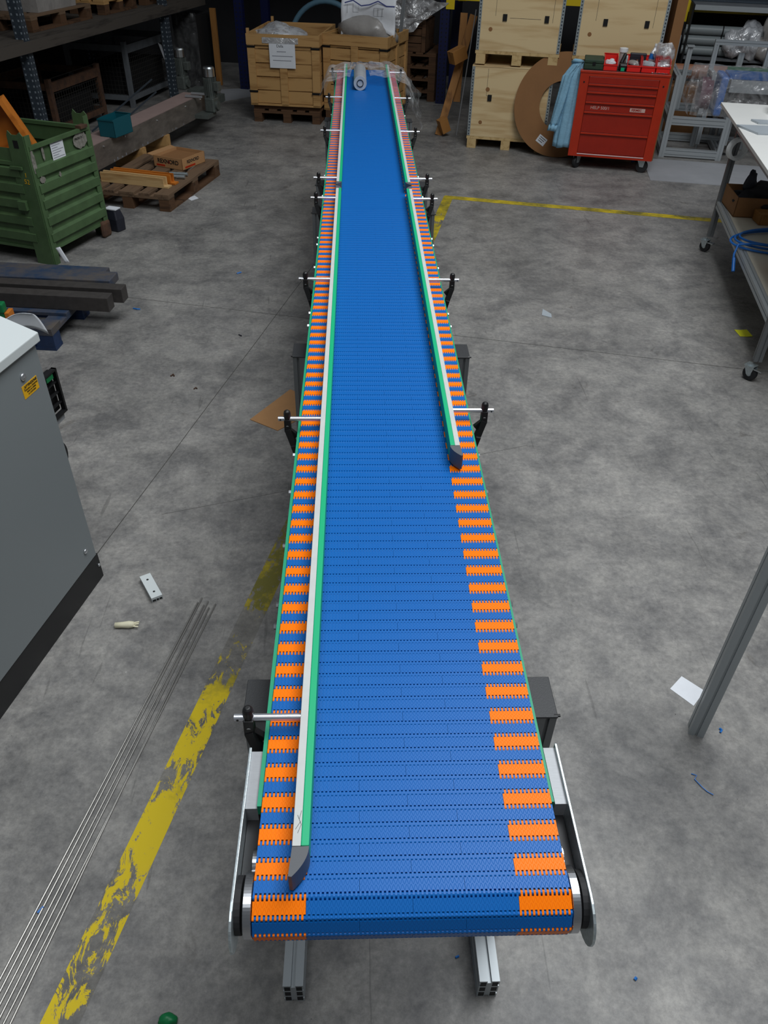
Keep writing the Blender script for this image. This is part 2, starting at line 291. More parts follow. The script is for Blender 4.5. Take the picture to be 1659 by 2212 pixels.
wall('wall_back', (-5.6, 15.6), (9, 12.1), 4.5)
wall('wall_left', (-6.3, 3.0), (-3.55, 15.1), 3.4)
# ------------------------------------------------------------------ the new belt conveyor
conv = thing('belt_conveyor', 'long belt conveyor with blue belt and orange edge blocks down the middle', 'conveyor', (0, 0, 0))
P = PITCHB
def module_mesh(name, ncell, m, simple=False):
    b = MB(); w_ = ncell*CELL; hb = .33*P; b.box(.0002, w_-.0002, -hb, hb, -.009, 0)
    for i in range(ncell):
        for side, ph in ((-1, .25), (1, .75)):
            c = (i+ph)*CELL; h = CELL*.243; y0 = side*hb; y1 = side*.635*P
            prof = [(y0, -.0001), (side*.57*P, -.0002), (side*.618*P, -.0012), (y1, -.0032), (y1, -.0075), (y0, -.009)]
            b.loft([[Vector((x, y, z)) for y, z in prof] for x in (c-h, c+h)])
    return b.build(name, m, conv)
protos = {('o', 12): module_mesh('orange_module', 12, 'orange'), ('b', 12): module_mesh('blue_module', 12, 'blue'), ('b', 24): module_mesh('blue_module', 24, 'blue')}
used = set()
ROWA = [('o', 12), ('b', 24), ('b', 24), ('o', 12)]; ROWB = [('b', 24), ('b', 24), ('b', 24)]
def place_row(k, y, z, tilt):
    x = XL
    for key in (ROWA if k % 2 == 0 else ROWB):
        pr = protos[key]
        if key in used: o = copyo(pr, conv)
        else: o = pr; used.add(key)
        o.location = (x, y, z); o.rotation_euler = (tilt, 0, 0); x += key[1]*CELL
Y0 = .5440
for k in range(-1, 115): place_row(k, Y0+k*P, ZB, 0)
# wrap over the front sprockets: rows tilt step by step
hy, hz = Y0-1.5*P, ZB-.0045; k = -2
for t in (30, 66, 102, 138, 174):
    a = R(t); ny, nz_ = hy-P*math.cos(a), hz-P*math.sin(a)
    cy, cz = (hy+ny)/2-.0045*math.sin(a), (hz+nz_)/2+.0045*math.cos(a)
    place_row(k, cy, cz, a); hy, hz = ny, nz_; k -= 1
del protos[('b', 12)]
for o in [c for c in conv.children if c.name.startswith('blue_module') and c.location.length == 0]: bpy.data.objects.remove(o)
NR = 247
def rows_stuff(name, m, kinds):
    b = MB()
    for k in range(115, NR):
        yc = Y0+k*P
        for (x0, x1, kd) in (((XL, XL+12*CELL, 'o'), (XL+12*CELL, XR-12*CELL, 'b'), (XR-12*CELL, XR, 'o')) if k % 2 == 0 else ((XL, XR, 'b'),)):
            if kd != kinds: continue
            b.box(x0, x1, yc-.33*P, yc+.33*P, -.009, 0)
            for i in range(round((x1-x0)/CELL)):
                for sd, ph in ((-1, .25), (1, .75)):
                    c = x0+(i+ph)*CELL; h = CELL*.243; ya, yb = sorted((yc+sd*.33*P, yc+sd*.628*P))
                    vs = [b.bm.verts.new(q) for q in ((c-h, ya, -.0002), (c+h, ya, -.0002), (c+h, yb, -.0002), (c-h, yb, -.0002))]; b.bm.faces.new(vs)
    for v in b.bm.verts: v.co -= Vector((XL, Y0, 0))
    o = b.build(name, m, conv, loc=(XL, Y0, ZB)); return stuff(o)
rows_stuff('distant_blue_rows', 'blue', 'b'); rows_stuff('distant_orange_rows', 'orange', 'o')
bx('slide_bed', 'slot', conv, XL+.002, XR-.002, .60, 6.95, ZB-.05, ZB-.012)
bx('return_belt', 'blue', conv, XL, XR, .56, 6.95, ZB-.098, ZB-.090)
# frames, strips, end plates
for s, xe in ((-1, XL), (1, XR)):
    a, b_ = sorted((xe+s*.001, xe+s*(.008 if s < 0 else .0052))); bx('wear_strip', 'greendk', conv, a, b_, .645, 6.85, ZB-.028, ZB-.004)
    a, b_ = sorted((xe+s*.001, xe+s*.005)); fr = bx('side_frame', 'profd', conv, a, b_, .70, 6.85, ZB-.125, ZB-.03)
    a, b_ = sorted((xe+s*.008, xe+s*.027)); bx('end_block', 'alu', conv, a, b_, .645, .748, ZB-.10, ZB-.011)
    a, b_ = sorted((xe+s*.004, xe+s*.026)); bx('bearing_housing', 'dark', conv, a, b_, .52, .645, ZB-.10, ZB-.045)
    # galvanised end plate with rounded nose
    zc = ZB-.050; pts = [(.752, ZB-.004), (.752, ZB-.100), (.60, ZB-.100)]
    for i in range(13):
        an = R(-90-15*i); pts.append((.500+.050*math.cos(an), zc+.046*math.sin(an)))
    a, b_ = sorted((xe+s*.027, xe+s*.0315)); pl = MB().prism(pts, a, b_, 'x').build('end_plate', 'galv', conv, bevel=.001)
    for yb, zb in ((.727, -.035), (.665, -.035), (.727, -.085), (.665, -.085)):
        MB().cyl((xe+s*.031, yb, ZB+zb), (xe+s*.038, yb, ZB+zb), .0065, n=6).build('bolt', 'bolt', pl)
    a, b_ = sorted((xe+s*.001, xe+s*.014)); MB().lathe([(.010, a), (.0445, a), (.046, a+.001), (.046, b_-.001), (.0445, b_), (.010, b_)], 64, (0, .5134, ZB-.046), 'x').build('end_drum', 'hub', conv, smooth=False)
    MB().lathe([(.0, 0), (.020, 0), (.020, s*.008), (0, s*.008)], 28, (xe+s*.002, .578, ZB-.05), 'x').build('snub_roller', 'hub', conv)
    MB().cyl((xe+s*.018, .5134, ZB-.046), (xe+s*.027, .5134, ZB-.046), .04, n=28).build('bearing', 'rub', conv)
    # far end plate
    a, b_ = sorted((xe+s*.020, xe+s*.0245)); bx('end_plate', 'galv', conv, a, b_, 6.72, 7.05, ZB-.115, ZB-.01)
MB().cyl((XL, .5134, ZB-.046), (XR, .5134, ZB-.046), .034, n=24).build('drive_shaft', 'slot', conv)
# bolts on the side frame
for s, xe in ((-1, XL), (1, XR)):
    for y in (1.055, 1.115, 1.30, 1.50, 1.66, 2.43, 2.53, 2.95, 3.2, 3.28, 3.86, 4.2, 5.6):
        MB().cyl((xe+s*.005, y, ZB-.04), (xe+s*.018, y, ZB-.04), .0062, n=6).build('bolt', 'bolt', conv)
    a, b_ = sorted((xe+s*.005, xe+s*.013)); bx('joint_plate', 'capb', conv, a, b_, 1.02, 1.16, ZB-.12, ZB-.035)
# legs and feet
for yc in (.950, 2.442, 3.960, 4.425, 5.950):
    for s, xc in ((-1, -.1855), (1, .3565)):
        l = MB().prof('z', (xc, yc), .10, .996, .072, .096).build('leg', 'profd', conv)
        MB().box(xc-.0375, xc+.0375, yc-.050, yc+.050, .996, 1.001).build('leg_cap', 'capb', l, bevel=.0015)
        MB().cyl((xc+s*.03, yc-.045, .999), (xc+s*.042, yc-.045, .999), .003, n=8).build('cap_clip', 'blackp', l)
for s, xc in ((-1, -.165), (1, .336)):
    for y0, y1 in ((.75, 2.60), (3.80, 6.1)):
        fb = MB().prof('y', (xc, .05), y0, y1, .052, .10, .0055, .010).build('foot_beam', 'prof', conv)
        for cx_ in (-.015, .015):
            for cz in (.018, .050, .082): bx('end_cavity_shade', 'slot', fb, xc+cx_-.0075, xc+cx_+.0075, y0-.0004, y0+.0002, cz-.0115, cz+.0115)  # flat dark plates paint the shade of the hollow profile cells
for yc in (.95, 2.442, 3.96, 5.95): MB().prof('x', (yc, .95), XL+.001, XR+.012, .045, .045).build('cross_beam', 'profd', conv)
# guide rails
def rail(s, y0, y1, nose_len):
    xo = -.0945 if s < 0 else .2565; d = -s
    g = bpy.data.objects.new('guide_rail', None); COL.objects.link(g); g.parent = conv
    def sp(a, b): return sorted((xo+d*a, xo+d*b))
    a, b_ = sp(0, .0125); bx('rail_body', 'railgrey', g, a, b_, y0, y1, ZB+.008, ZB+.048, bevel=.0008)
    a, b_ = sp(.0126, .0245); bx('green_strip', 'green', g, a, b_, y0, y1, ZB+.006, ZB+.0485, bevel=.0015)
    for yy, dr in ((y0, -1), (y1, 1)):
        n = 10; out = []
        for i in range(n+1):
            t = i/n; out.append((xo+d*(.0245*(1-t*t*.92)), yy+dr*nose_len*t))
        poly = [(xo, yy+dr*.001), *[(q[0], q[1]) for q in out], (xo+d*-.003, yy+dr*nose_len*.98)]
        MB().prism(poly, ZB+.006, ZB+.047).build('end_cap', 'nose', g)
    return g
for s, ya in ((-1, .553), (1, 1.577)):
    g1 = rail(s, ya, 3.695, .044); g2 = rail(s, 3.80, 6.98, .040)
    for y in ([.788, 1.728] if s < 0 else [1.772])+[2.667, 3.605, 3.919, 4.866, 5.80, 6.75]:
        br = bpy.data.objects.new('rail_bracket', None); COL.objects.link(br); br.parent = conv; br.location = ((-.0945 if s < 0 else .2565), y, ZB+.029)
        f = s
        MB().cyl((0, 0, 0), (f*.113, 0, 0), .0063, n=20).build('rod', 'rod', br, smooth=False)
        MB().cyl((f*.107, -.0064, 0), (f*.107, -.0066, 0), .0022, n=12).build('rod_hole', 'slot', br)
        xa = f*.089; a = [(-.009, .018), (-.004, .024), (.004, .024), (.009, .018), (.009, -.026), (.009, -.026)]
        m = MB()
        m.lathe([(.0085, -.034), (.0095, -.03), (.0095, .016), (.008, .022), (.004, .0255)], 20, (xa, .001, 0))
        m.beam((xa, -.002, .0), (xa, -.006, -.034), .017, .017, (1, 0, 0))
        m.beam((xa, -.006, -.028), (f*.072, -.020, -.075), .016, .020, (0, 1, 0))
        m.beam((xa, -.003, -.030), (f*.066, -.006, -.050), .014, .012, (0, 1, 0))
        m.beam((f*.075, -.02, -.065), (f*.066, -.02, -.10), .014, .03, (0, 1, 0))
        m.build('clamp_arm', 'blackp', br, bevel=.001)
        MB().cyl((xa, -.009, -.018), (xa, -.0125, -.018), .0040, n=12).build('screw', 'bolt', br)
for a, b_ in (((-.089, .600), (-.083, .585)), ((-.083, .585), (-.0875, .572)), ((-.0865, .593), (-.0835, .607)), ((-.091, .578), (-.084, .590))): MB().beam((*a, ZB+.0483), (*b_, ZB+.0483), .0005, .0003).build('pen_stroke', 'ink', conv)
# ------------------------------------------------------------------ film roll on the belt end and loose stretch film
fr = thing('film_roll', 'roll of clear stretch film lying on the far end of the blue belt', 'film roll', (.028, 6.20, ZB+.046), 0)
MB().lathe([(.024, 0), (.046, 0), (.047, .005), (.047, .495), (.046, .5), (.024, .5), (.024, 0)][:6], 36, (0, 0, 0), 'y').build('wound_film', 'filmroll', fr, smooth=False)
b = MB(); b.loft([[Vector((r*math.cos(2*PI*i/28), y, r*math.sin(2*PI*i/28))) for i in range(28)] for r, y in ((.0245, .498), (.0245, -.004), (.020, -.004), (.020, .498))], False); b.cyl((0, .02, 0), (0, .03, 0), .0205, n=20); b.build('cardboard_core', 'slot', fr)  # core and plug coloured black to paint the shade inside the roll
def drape(u, v):
    x = -.27+u*.70; y = 6.38+v*.74 - .25*max(0, u-.75)
    d = max(0, -.10-x, x-.262)
    z = ZB+.056 - d*.34 - max(0, d-.12)*1.6
    if y > 7.0: z -= (y-7.0)*1.0
    if abs(x-.028) < .075: y = 6.74+v*.36; z = ZB+.056-max(0, y-7.0)
    n1 = nz((x*9, y*6, 0), 1, 1)*.022+nz((x*26, y*17, 0), 1, 2)*.010
    return Vector((x+nz((x*8, y*8, 3), 1)*.015, y-(.10*abs(nz((x*11, 5, 0), 1, 5)) if v < .05 else 0), z+abs(n1)))
m = MB().grid(drape, 60, 36)
def hang(u, v):
    top = Vector((.37+.10*u, 6.75-.5*u, ZB+.04-.06*u)); bot = Vector((.40+.09*u, 6.62-.30*u, .985-.13*u)); p = top.lerp(bot, v)
    return p+Vector((nz((u*4, v*4, 0), 1, 8)*.03, nz((u*3, v*5, 0), 1, 9)*.04, 0))
m.grid(hang, 16, 20); o = m.build('stretch_film', 'film', None, smooth=False)
tag(o, 'loose clear stretch film draped over the far end of the conveyor', 'plastic film')
# ------------------------------------------------------------------ grey control cabinet
cab = thing('control_cabinet', 'grey metal control cabinet with white lid and black plinth at left edge', 'cabinet', (-1.06, 2.355, 0), -RA)
# local: x = room right, y = room deep. visible face is x = 0, running to -y
bx('plinth', 'plinth', cab, -.55, -.004, -1.5, 0, 0, .125)
bx('body', 'cab', cab, -.55, 0, -1.5, -.012, .13, 1.075, bevel=.003)
MB().loft([[Vector((x, y, z)) for x, z in ((-.56, 1.305), (-.56, 1.08), (.012, 1.072), (.012, 1.104))] for y in (-1.5, .004)]).build('lid', 'cabtop', cab, bevel=.003)
for y, z, r in ((-.117, 1.001, .013), (-.072, .199, .011)): MB().lathe([(r, 0), (r*.95, .004), (r*.5, .007), (.001, .0075)], 20, (0, y, z), 'x').build('screw', 'bolt', cab, smooth=True)
MB().lathe([(.008, 0), (.006, .005), (.001, .006)], 16, (-.004, -.012, .071), 'x').build('plinth_bolt', 'bolt', cab, smooth=True)
st = bx('warning_sticker', 'sticker', cab, 0, .0008, -.138, -.053, .928, .974)
text('ATTENZIONE', .0112, 'ink', st, (.0012, -.090, .9655), (R(90), 0, R(90)), bold=.0002)
for i, t in enumerate(('TOGLIERE LA TENSIONE', 'PRIMA DI APRIRE', 'LA CUSTODIA')): text(t, .0068, 'ink', st, (.0012, -.093, .9545-.0088*i), (R(90), 0, R(90)))
tr = MB(); tr.prism([(-.131, .959), (-.119, .959), (-.125, .971)], .0008, .0010, 'x'); tr.build('warning_triangle', 'ink', st)
tr = MB(); tr.prism([(-.1285, .9603), (-.1215, .9603), (-.125, .9685)], .0010, .0012, 'x'); tr.build('warning_triangle', 'sticker', st)
vg = bx('vent_frame', 'blackp', cab, -.03, -.012, .0, .075, .76, .768)
for z0, z1, y0, y1 in ((.925, .932, 0, .075), (.76, .932, .066, .075)): bx('vent_frame', 'blackp', cab, -.03, -.012, y0, y1, z0, z1)
for z in (.80, .84, .88): bx('vent_bar', 'blackp', cab, -.030, -.018, 0, .07, z, z+.004)
bx('vent_panel', 'dark', cab, -.045, -.035, 0, .068, .77, .925); bx('vent_tab', 'greenw', cab, -.030, -.014, .01, .05, .905, .922); bx('vent_foot', 'alu', cab, -.04, -.02, 0, .06, .735, .752)
MB().lathe([(.0, -.02), (.07, -.02), (.075, 0), (.07, .02), (0, .02)], 32, (-.10, .03, .56), 'x').build('round_cover', 'rub', cab, smooth=False)
# papers on the cabinet
def sheet(name, label, cat, fn, m='paper', nu=10, nv=10, thick=.0008, group=None):
    return tag(MB().grid(fn, nu, nv).build(name, m, None, smooth=True, solid=thick), label, cat, group)
sheet('paper_sheet', 'curled white paper sheet hanging over the lid of the grey cabinet', 'paper', lambda u, v: Vector((-1.19+.085*u+.03*v, 2.42+.05*u+.03*v, 1.105+.01*u-.09*v*v*(.4+.6*u)+.015*math.sin(u*PI))))
sheet('paper_sheet', 'narrow strip of paper hanging beside the back of the grey cabinet', 'paper', lambda u, v: Vector((-1.145+.022*u+.006*v, 2.44, .995-.06*v)), nu=2, nv=4)
gp = thing('green_crate_handle', 'green plastic post beside a wooden block behind the grey cabinet', 'green post', (-1.98, 4.05, 0))
bx('post', 'greenw', gp, -.03, .03, -.02, .02, 0, .45, bevel=.006); bx('cap', 'greenw', gp, -.036, .036, -.026, .026, .40, .455, bevel=.008); bx('wooden_block', 'owood', gp, .032, .055, -.02, .05, 0, .40)
# ------------------------------------------------------------------ pallets
def pallet(label, loc, rot, m='old', w_=.8, l_=1.2, blockm=None, boards=5, group=None, painted=None):
    t = thing('pallet', label, 'pallet', loc, rot, group); bm_ = blockm or m
    # local: length along y, width along x, origin at the right front corner (x runs to -w)
    for i in range(3):
        x = -w_ + i*(w_-.10)/2; bx('runner', bm_, t, x, x+.10, 0, l_, 0, .02)
        for j in range(3):
            y = j*(l_-.12)/2; bx('block', bm_, t, x+.002, x+.098, y+.002, y+.118, .02, .10)
    for j in range(3):
        y = j*(l_-.12)/2; bx('cross_board', m, t, -w_, 0, y, y+.12, .10, .122)
    ws = [.135, .10, .145, .10, .135] if boards == 5 else [.11]*boards
    gap = (w_-sum(ws))/(len(ws)-1); x = -w_
    for wd in ws: bx('top_board', m, t, x, x+wd, random.uniform(-.004, .004), l_, .122, .144, bevel=.002); x += wd+gap
    return t
pallet('worn brown wooden pallet beside the green steel box carrying a small carton', (-1.655, 7.02, 0), -RA, 'old', blockm='oldd')
pallet('blue painted wooden pallet under two dark steel bars behind the grey cabinet', (-1.755, 5.36, 0), 84, 'bluewood', 1.0, 1.2, blockm='bluesolid')
# steel bars and blue plank
for i, (x1, y, z, lb) in enumerate(((-1.56, 4.655, .146, 'front dark square steel bar lying across the blue pallet'), (-1.505, 4.795, .146, 'rear dark square steel bar lying across the blue pallet'))):
    t = MB().box(-1.5, 0, -.045, .045, 0, .092).build('steel_bar', 'steelbeam', None, loc=(x1, y, z), rot=(0, 0, R(-6.3)), bevel=.003); tag(t, lb, 'steel bar', 'steel bars on the blue pallet')
t = MB().box(-1.4, 0, -.08, .08, 0, .055).build('blue_plank', 'bluewood', None, loc=(-1.64, 5.06, .146), rot=(0, 0, R(-5.5)), bevel=.006); tag(t, 'thick blue painted plank behind the two dark steel bars', 'plank')
# ------------------------------------------------------------------ green steel stillage
sx = thing('steel_stillage', 'dented green steel stacking box with ribbed sides and corner posts', 'metal box', (-2.286, 5.757, 0), -20)
LS = .72; WS = 1.05   # local y = along visible side, x runs left (negative)
def ribbed(name, p0, p1, parent, nrm):
    p0 = Vector(p0); p1 = Vector(p1); n = Vector(nrm); m = MB(); zs = []
    z = .10; prof = [(.10, .0)]
    for zc in (.20, .32, .44, .55, .66): prof += [(zc-.05, 0), (zc-.035, .022), (zc+.02, .022), (zc+.035, 0)]
    prof += [(.72, 0), (.81, 0)]
    m.loft([[p+n*d+Vector((0, 0, z)) for z, d in prof] for p in (p0, p1)], False, False)
    return m.build(name, 'stil', parent, solid=.004)
ribbed('side_panel', (-.01, .03, 0), (-.01, LS-.02, 0), sx, (1, 0, 0)); ribbed('side_panel', (-WS+.01, .03, 0), (-WS+.01, LS-.02, 0), sx, (-1, 0, 0))
ribbed('end_panel', (-.10, .012, 0), (-WS+.04, .012, 0), sx, (0, -1, 0)); ribbed('end_panel', (-.06, LS-.01, 0), (-WS+.04, LS-.01, 0), sx, (0, 1, 0))
bx('base', 'stil', sx, -WS, 0, 0, LS, .10, .12)
for x0, x1, y0, y1 in ((-.012, .014, .02, LS-.02), (-WS-.01, -WS+.01, .02, LS-.02)): bx('top_rim', 'stil', sx, x0, x1, y0, y1, .805, .83)
bx('top_rim', 'stil', sx, -WS, 0, LS-.02, LS+.01, .80, .825); bx('top_rim', 'stil', sx, -WS, -.12, -.005, .02, .70, .725)
for x, y, sgx in ((0, 0, -1), (0, LS, -1), (-WS, 0, 1), (-WS, LS, 1)):
    sy = 1 if y == 0 else -1; wx = .15 if y == 0 else .14
    m = MB()
    ph = [(x, .0), (x, .90), (x+sgx*.02, .925), (x+sgx*.05, .905), (x+sgx*.09, .905), (x+sgx*.115, .93), (x+sgx*.13, .90), (x+sgx*wx, .60), (x+sgx*wx, .0)]
    m.prism(ph, y-sy*.006, y, 'y'); o = m.build('corner_post', 'stil', sx)
    MB().box(x+sgx*.0, x-sgx*.008, y, y+sy*.055, 0, .90).build('corner_post', 'stil', sx)
    bx('lifting_eye', 'black', sx, min(x+sgx*.05, x+sgx*.09), max(x+sgx*.05, x+sgx*.09), y-sy*.0075-.0005, y-sy*.0075+.0005, .82, .87)
bx('foot_shoe', 'rust', sx, -.02, .02, LS-.10, LS+.01, 0, .13, bevel=.03); bx('latch', 'rust', sx, -.02, .03, LS-.13, LS-.05, .83, .85)
bx('latch', 'stil', sx, -.17, -.10, -.035, -.01, .40, .46); bx('latch', 'stil', sx, -.16, -.06, -.025, -.01, .68, .70); 
pd = bx('document_card', 'paper', sx, .002, .0035, .245, .39, .685, .81, rot=None)
for i in range(7): bx('print_line', 'inkg', pd, .0036, .004, .255, .38-.03*(i % 3), .795-.016*i, .799-.016*i)
def patch(name, pts, x, parent, m):
    MB().prism(pts, x, x+.0012, 'x').build(name, m, parent)
def blob(cy, cz, ry, rz, sd, n=22):
    return [(cy+ry*math.cos(2*PI*i/n)*(1+.45*nz((i*.9, sd, 0), 1)), cz+rz*math.sin(2*PI*i/n)*(1+.45*nz((i*.9, sd, 4), 1))) for i in range(n)]
patch('peeled_paint', blob(.585, .755, .085, .055, 1), .003, sx, 'peel'); patch('peeled_paint', blob(.035, .72, .020, .085, 2), .009, sx, 'peel'); patch('peeled_paint', blob(.075, .60, .03, .022, 3), .014, sx, 'peel'); patch('peeled_paint', blob(.155, .76, .012, .05, 4), .003, sx, 'peel')
patch('peeled_paint', blob(.27, .59, .012, .018, 5), .014, sx, 'peel')
text('PROVE INGR.', .022, 'ink', sx, (.0055, .585, .77), (R(90), 0, R(92)))
text('1\n52', .045, 'sticker', sx, (-.055, -.0075, .62), (R(90), R(4), 0))
lb = tag(sheet('plastic_tag', 'x', 'y', lambda u, v: Vector((-2.245+.035*u+.05*v, 5.735-.015*v, .14-.11*v+.01*u)), nu=3, nv=6), 'crumpled white and blue plastic tag stuck at the foot of the green steel box', 'tag')
# wooden drawer unit inside the stillage
wd = thing('wooden_drawer_carcass', 'orange brown wooden carcass sticking out of the green steel box', 'wooden box', (-2.23, 6.0, .60), (R(0), R(-24), R(14)))
for a in ((-.03, .0, 0, .16, 0, .54), (-.6, -.57, 0, .16, 0, .54), (-.57, -.03, 0, .16, .52, .54), (-.57, -.03, 0, .16, 0, .02), (-.57, -.03, .145, .16, .02, .52)): bx('panel', 'owood', wd, *a)
bx('shelf_panel', 'owood', wd, -.57, -.03, .06, .145, .20, .22)
bg = thing('black_bag', 'small black bag with a white strip behind the green steel box foot', 'bag', (-2.02, 6.56, 0), -20)
MB().loft([[Vector((x*s_, y*s_, z)) for x, y in ((-.06, -.05), (.06, -.06), (.075, .03), (-.04, .06))] for z, s_ in ((0, 1), (.10, 1.05), (.17, .75))]).build('bag_body', 'bagc', bg, bevel=.008); bx('white_strip', 'paper', bg, -.05, .055, -.045, .03, .172, .180)
# ------------------------------------------------------------------ things on the brown pallet
cb = thing('cardboard_box', 'small opened cardboard carton with black and red print on the brown pallet', 'cardboard box', (-1.955, 7.93, .146), -27)
W_, D_, H_ = .335, .36, .10
for a in ((0, W_, 0, .005, 0, H_), (0, W_, D_-.005, D_, 0, H_), (0, .005, 0, D_, 0, H_), (W_-.005, W_, 0, D_, 0, H_), (0, W_, 0, D_, 0, .005)): bx('wall', 'card', cb, *a)
bx('contents', 'carddk', cb, .01, W_-.01, .01, D_-.01, .006, .075)
MB().prism([(0, .0), (-.07, .012), (-.07, .017), (.0, .005)], 0, D_, 'y').build('flap', 'card', cb, loc=(0, 0, H_-.01), rot=(0, 0, 0))
text('REXNORD', .052, 'ink', cb, (.17, -.001, .058), (R(90), 0, 0), bold=.0012); text('REXNORD', .040, 'ink', cb, (W_+.001, .17, .060), (R(90), 0, R(90)), bold=.001)
MB().prism([(.16, .045), (.18, .075), (.20, .045)], -.0008, -.0002, 'y').build('red_mark', 'red', cb); bx('red_band', 'red', cb, .03, .13, -.0008, -.0002, .012, .028); bx('red_band', 'red', cb, W_+.0002, W_+.0008, .04, .2, .01, .026)
for nm, lb, x, y, zz, m_, ln in (('wooden_channel', 'pale wooden channel section lying across the front of the brown pallet', -2.33, 7.40, .146, 'pine', .63), ('wooden_channel', 'orange wooden channel section lying behind the pale one on the brown pallet', -2.26, 7.50, .146, 'owood', .60)):
    c = thing(nm, lb, 'wooden channel', (x, y, zz), -17, 'wooden channels on the brown pallet')
    bx('base_board', m_, c, 0, ln+.04, 0, .075, 0, .014); bx('side_board', m_, c, 0, ln, 0, .018, .014, .082); bx('side_board', m_, c, 0, ln, .055, .073, .014, .082)
for x, y, lb in ((-1.75, 7.62, 'short grey steel tube on the brown pallet, nearer the carton'), (-1.76, 7.53, 'short grey steel tube on the brown pallet, nearer the viewer')):
    t = MB().cyl((0, 0, 0), (.17, -.02, 0), .016, n=18).build('steel_rod', 'galv', None, loc=(x, y, .163)); tag(t, lb, 'tube', 'short steel tubes on the brown pallet')
# ------------------------------------------------------------------ old conveyor with motors
oc = thing('old_conveyor', 'old stainless conveyor with pinkish grey belt lying along the left racks', 'conveyor', (-2.378, 7.646, 0), -14.8)
# local x right, near side is x=0, runs y -1..2.45
bx('side_plate', 'inox', oc, -.004, 0, -.85, 2.42, .19, .40); bx('side_plate', 'inox', oc, -.262, -.258, -.85, 2.42, .19, .40)
bx('belt', 'beltold', oc, -.250, -.012, -.85, 2.40, .385, .402); bx('belt', 'beltold', oc, -.250, -.012, -.85, 2.40, .20, .21)
for y in (0.1, .5, 1.2, 1.9, 2.3): MB().cyl((0, y, .36), (.008, y, .36), .008, n=8).build('bolt', 'bolt', oc)
for y in [random.uniform(.2, 1.8) for _ in range(26)]: bx('scrape', 'inkg', oc, 0, .0006, y, y+random.uniform(.005, .02), .195, .20+random.uniform(.0, .02))
for y in (-.3, .75, 1.3): bx('timber_support', 'crate', oc, -.30, .02, y, y+.09, 0, .19)
def motor(label, loc, rot, s=1.0):
    t = thing('gear_motor', label, 'motor', loc, rot, 'upright gear motors on the old conveyor')
    bx('gearbox', 'motor', t, -.06*s, .06*s, -.07*s, .07*s, 0, .15*s, bevel=.015)
    MB().cyl((.06*s, 0, .07*s), (.085*s, 0, .07*s), .045*s, n=24).build('output_flange', 'motor', t)
    m = MB(); m.lathe([(.055*s, .15*s), (.055*s, .36*s)], 24)
    for i in range(20):
        a = 2*PI*i/20; m.box(.05*s, .072*s, -.002, .002, .17*s, .35*s, Matrix.Rotation(a, 4, 'Z'))
    m.build('finned_body', 'motor', t); bx('terminal_box', 'motor', t, .06*s, .12*s, -.04*s, .04*s, .22*s, .31*s, bevel=.006)
    MB().lathe([(.066*s, .36*s), (.066*s, .44*s), (.058*s, .455*s), (.02*s, .46*s)], 28).build('fan_cowl', 'chrome', t, smooth=False)
    return t
motor('near upright motor with chrome cap at the end of the old conveyor', (-1.66, 9.85, .24), -20)
motor('far upright motor with chrome cap behind the old conveyor near the rack post', (-2.10, 10.55, .34), -20, .95)
for z0, z1 in ((.20, .26),): bx('motor_mount', 'motor', oc, .0, .16, 2.10, 2.34, .20, .24); bx('motor_mount', 'motor', oc, -.42, -.26, 2.85, 3.1, .20, .34); bx('motor_mount', 'motor', oc, -.30, .0, 2.42, 3.0, .22, .30)
bx('tension_arm', 'alu', oc, -.10, .10, 2.12, 2.14, .41, .43); bx('tension_arm', 'alu', oc, -.10, .10, 2.28, 2.30, .41, .43)
tb = thing('plastic_bin', 'dark teal open plastic bin standing on the old conveyor belt', 'bin', (-2.42, 7.93, .403), -RA-8)
def bin_(t, w_, d_, h_, m, low=.55, th=.004):
    def wallm(p): return MB().prism(p, 0, 1)
    for sx_ in (0, w_-th): MB().prism([(0, 0), (d_, 0), (d_, h_), (d_*.35, h_), (0, h_*low)], sx_, sx_+th, 'x').build('side', m, t)
    bx('back', m, t, 0, w_, d_-th, d_, 0, h_); bx('front', m, t, 0, w_, 0, th, 0, h_*low); bx('bottom', m, t, 0, w_, 0, d_, 0, th)
    bx('rim', m, t, -.004, w_+.004, d_-.004, d_+.004, h_-.01, h_+.004); bx('front_lip', m, t, -.003, w_+.003, -.006, .004, h_*low-.012, h_*low)
bin_(tb, .17, .28, .16, 'teal', .95)
t = thing('steel_bracket', 'thin steel angle frame lying behind the old conveyor', 'metal frame', (-2.62, 8.35, 0), -RA)
for a, b_ in (((0, 0, .35), (.12, 1.2, .62)), ((.12, 0, .30), (.20, 1.1, .52)), ((0, .02, 0), (0, .02, .36)), ((.12, 1.18, 0), (.12, 1.18, .6))): MB().beam(a, b_, .012, .012).build('angle_bar', 'galvd', t)
# ------------------------------------------------------------------ left rack
rk = thing('storage_rack', 'galvanised pallet rack with grey plank deck at top left', 'rack', (-2.47, 11.71, 0), -RA)
def rpost(parent, x, y, h, m='galvd', w_=.10, dots=True):
    p = MB().prism([(-w_/2, -.04), (-w_/2, .04), (-.03, .04), (-.02, .015), (.02, .015), (.03, .04), (w_/2, .04), (w_/2, -.04)], 0, h).build('upright', m, parent, loc=(x, y, 0))
    if dots:
        d = MB()
        for i in range(int(h/.05)):
            for xx in (-.03, .03): d.box(w_/2, w_/2+.001, xx*.7-.006, xx*.7+.006, .03+i*.05, .045+i*.05); d.box(xx-.008, xx+.008, -.0412, -.04, .03+i*.05, .048+i*.05)
        stuff(d.build('perforations', 'dot' if m != 'rackblue' else 'black', p))
    return p
for y in (0, -3.14):
    rpost(rk, 0, y, 3.0); rpost(rk, -1.1, y, 3.0)
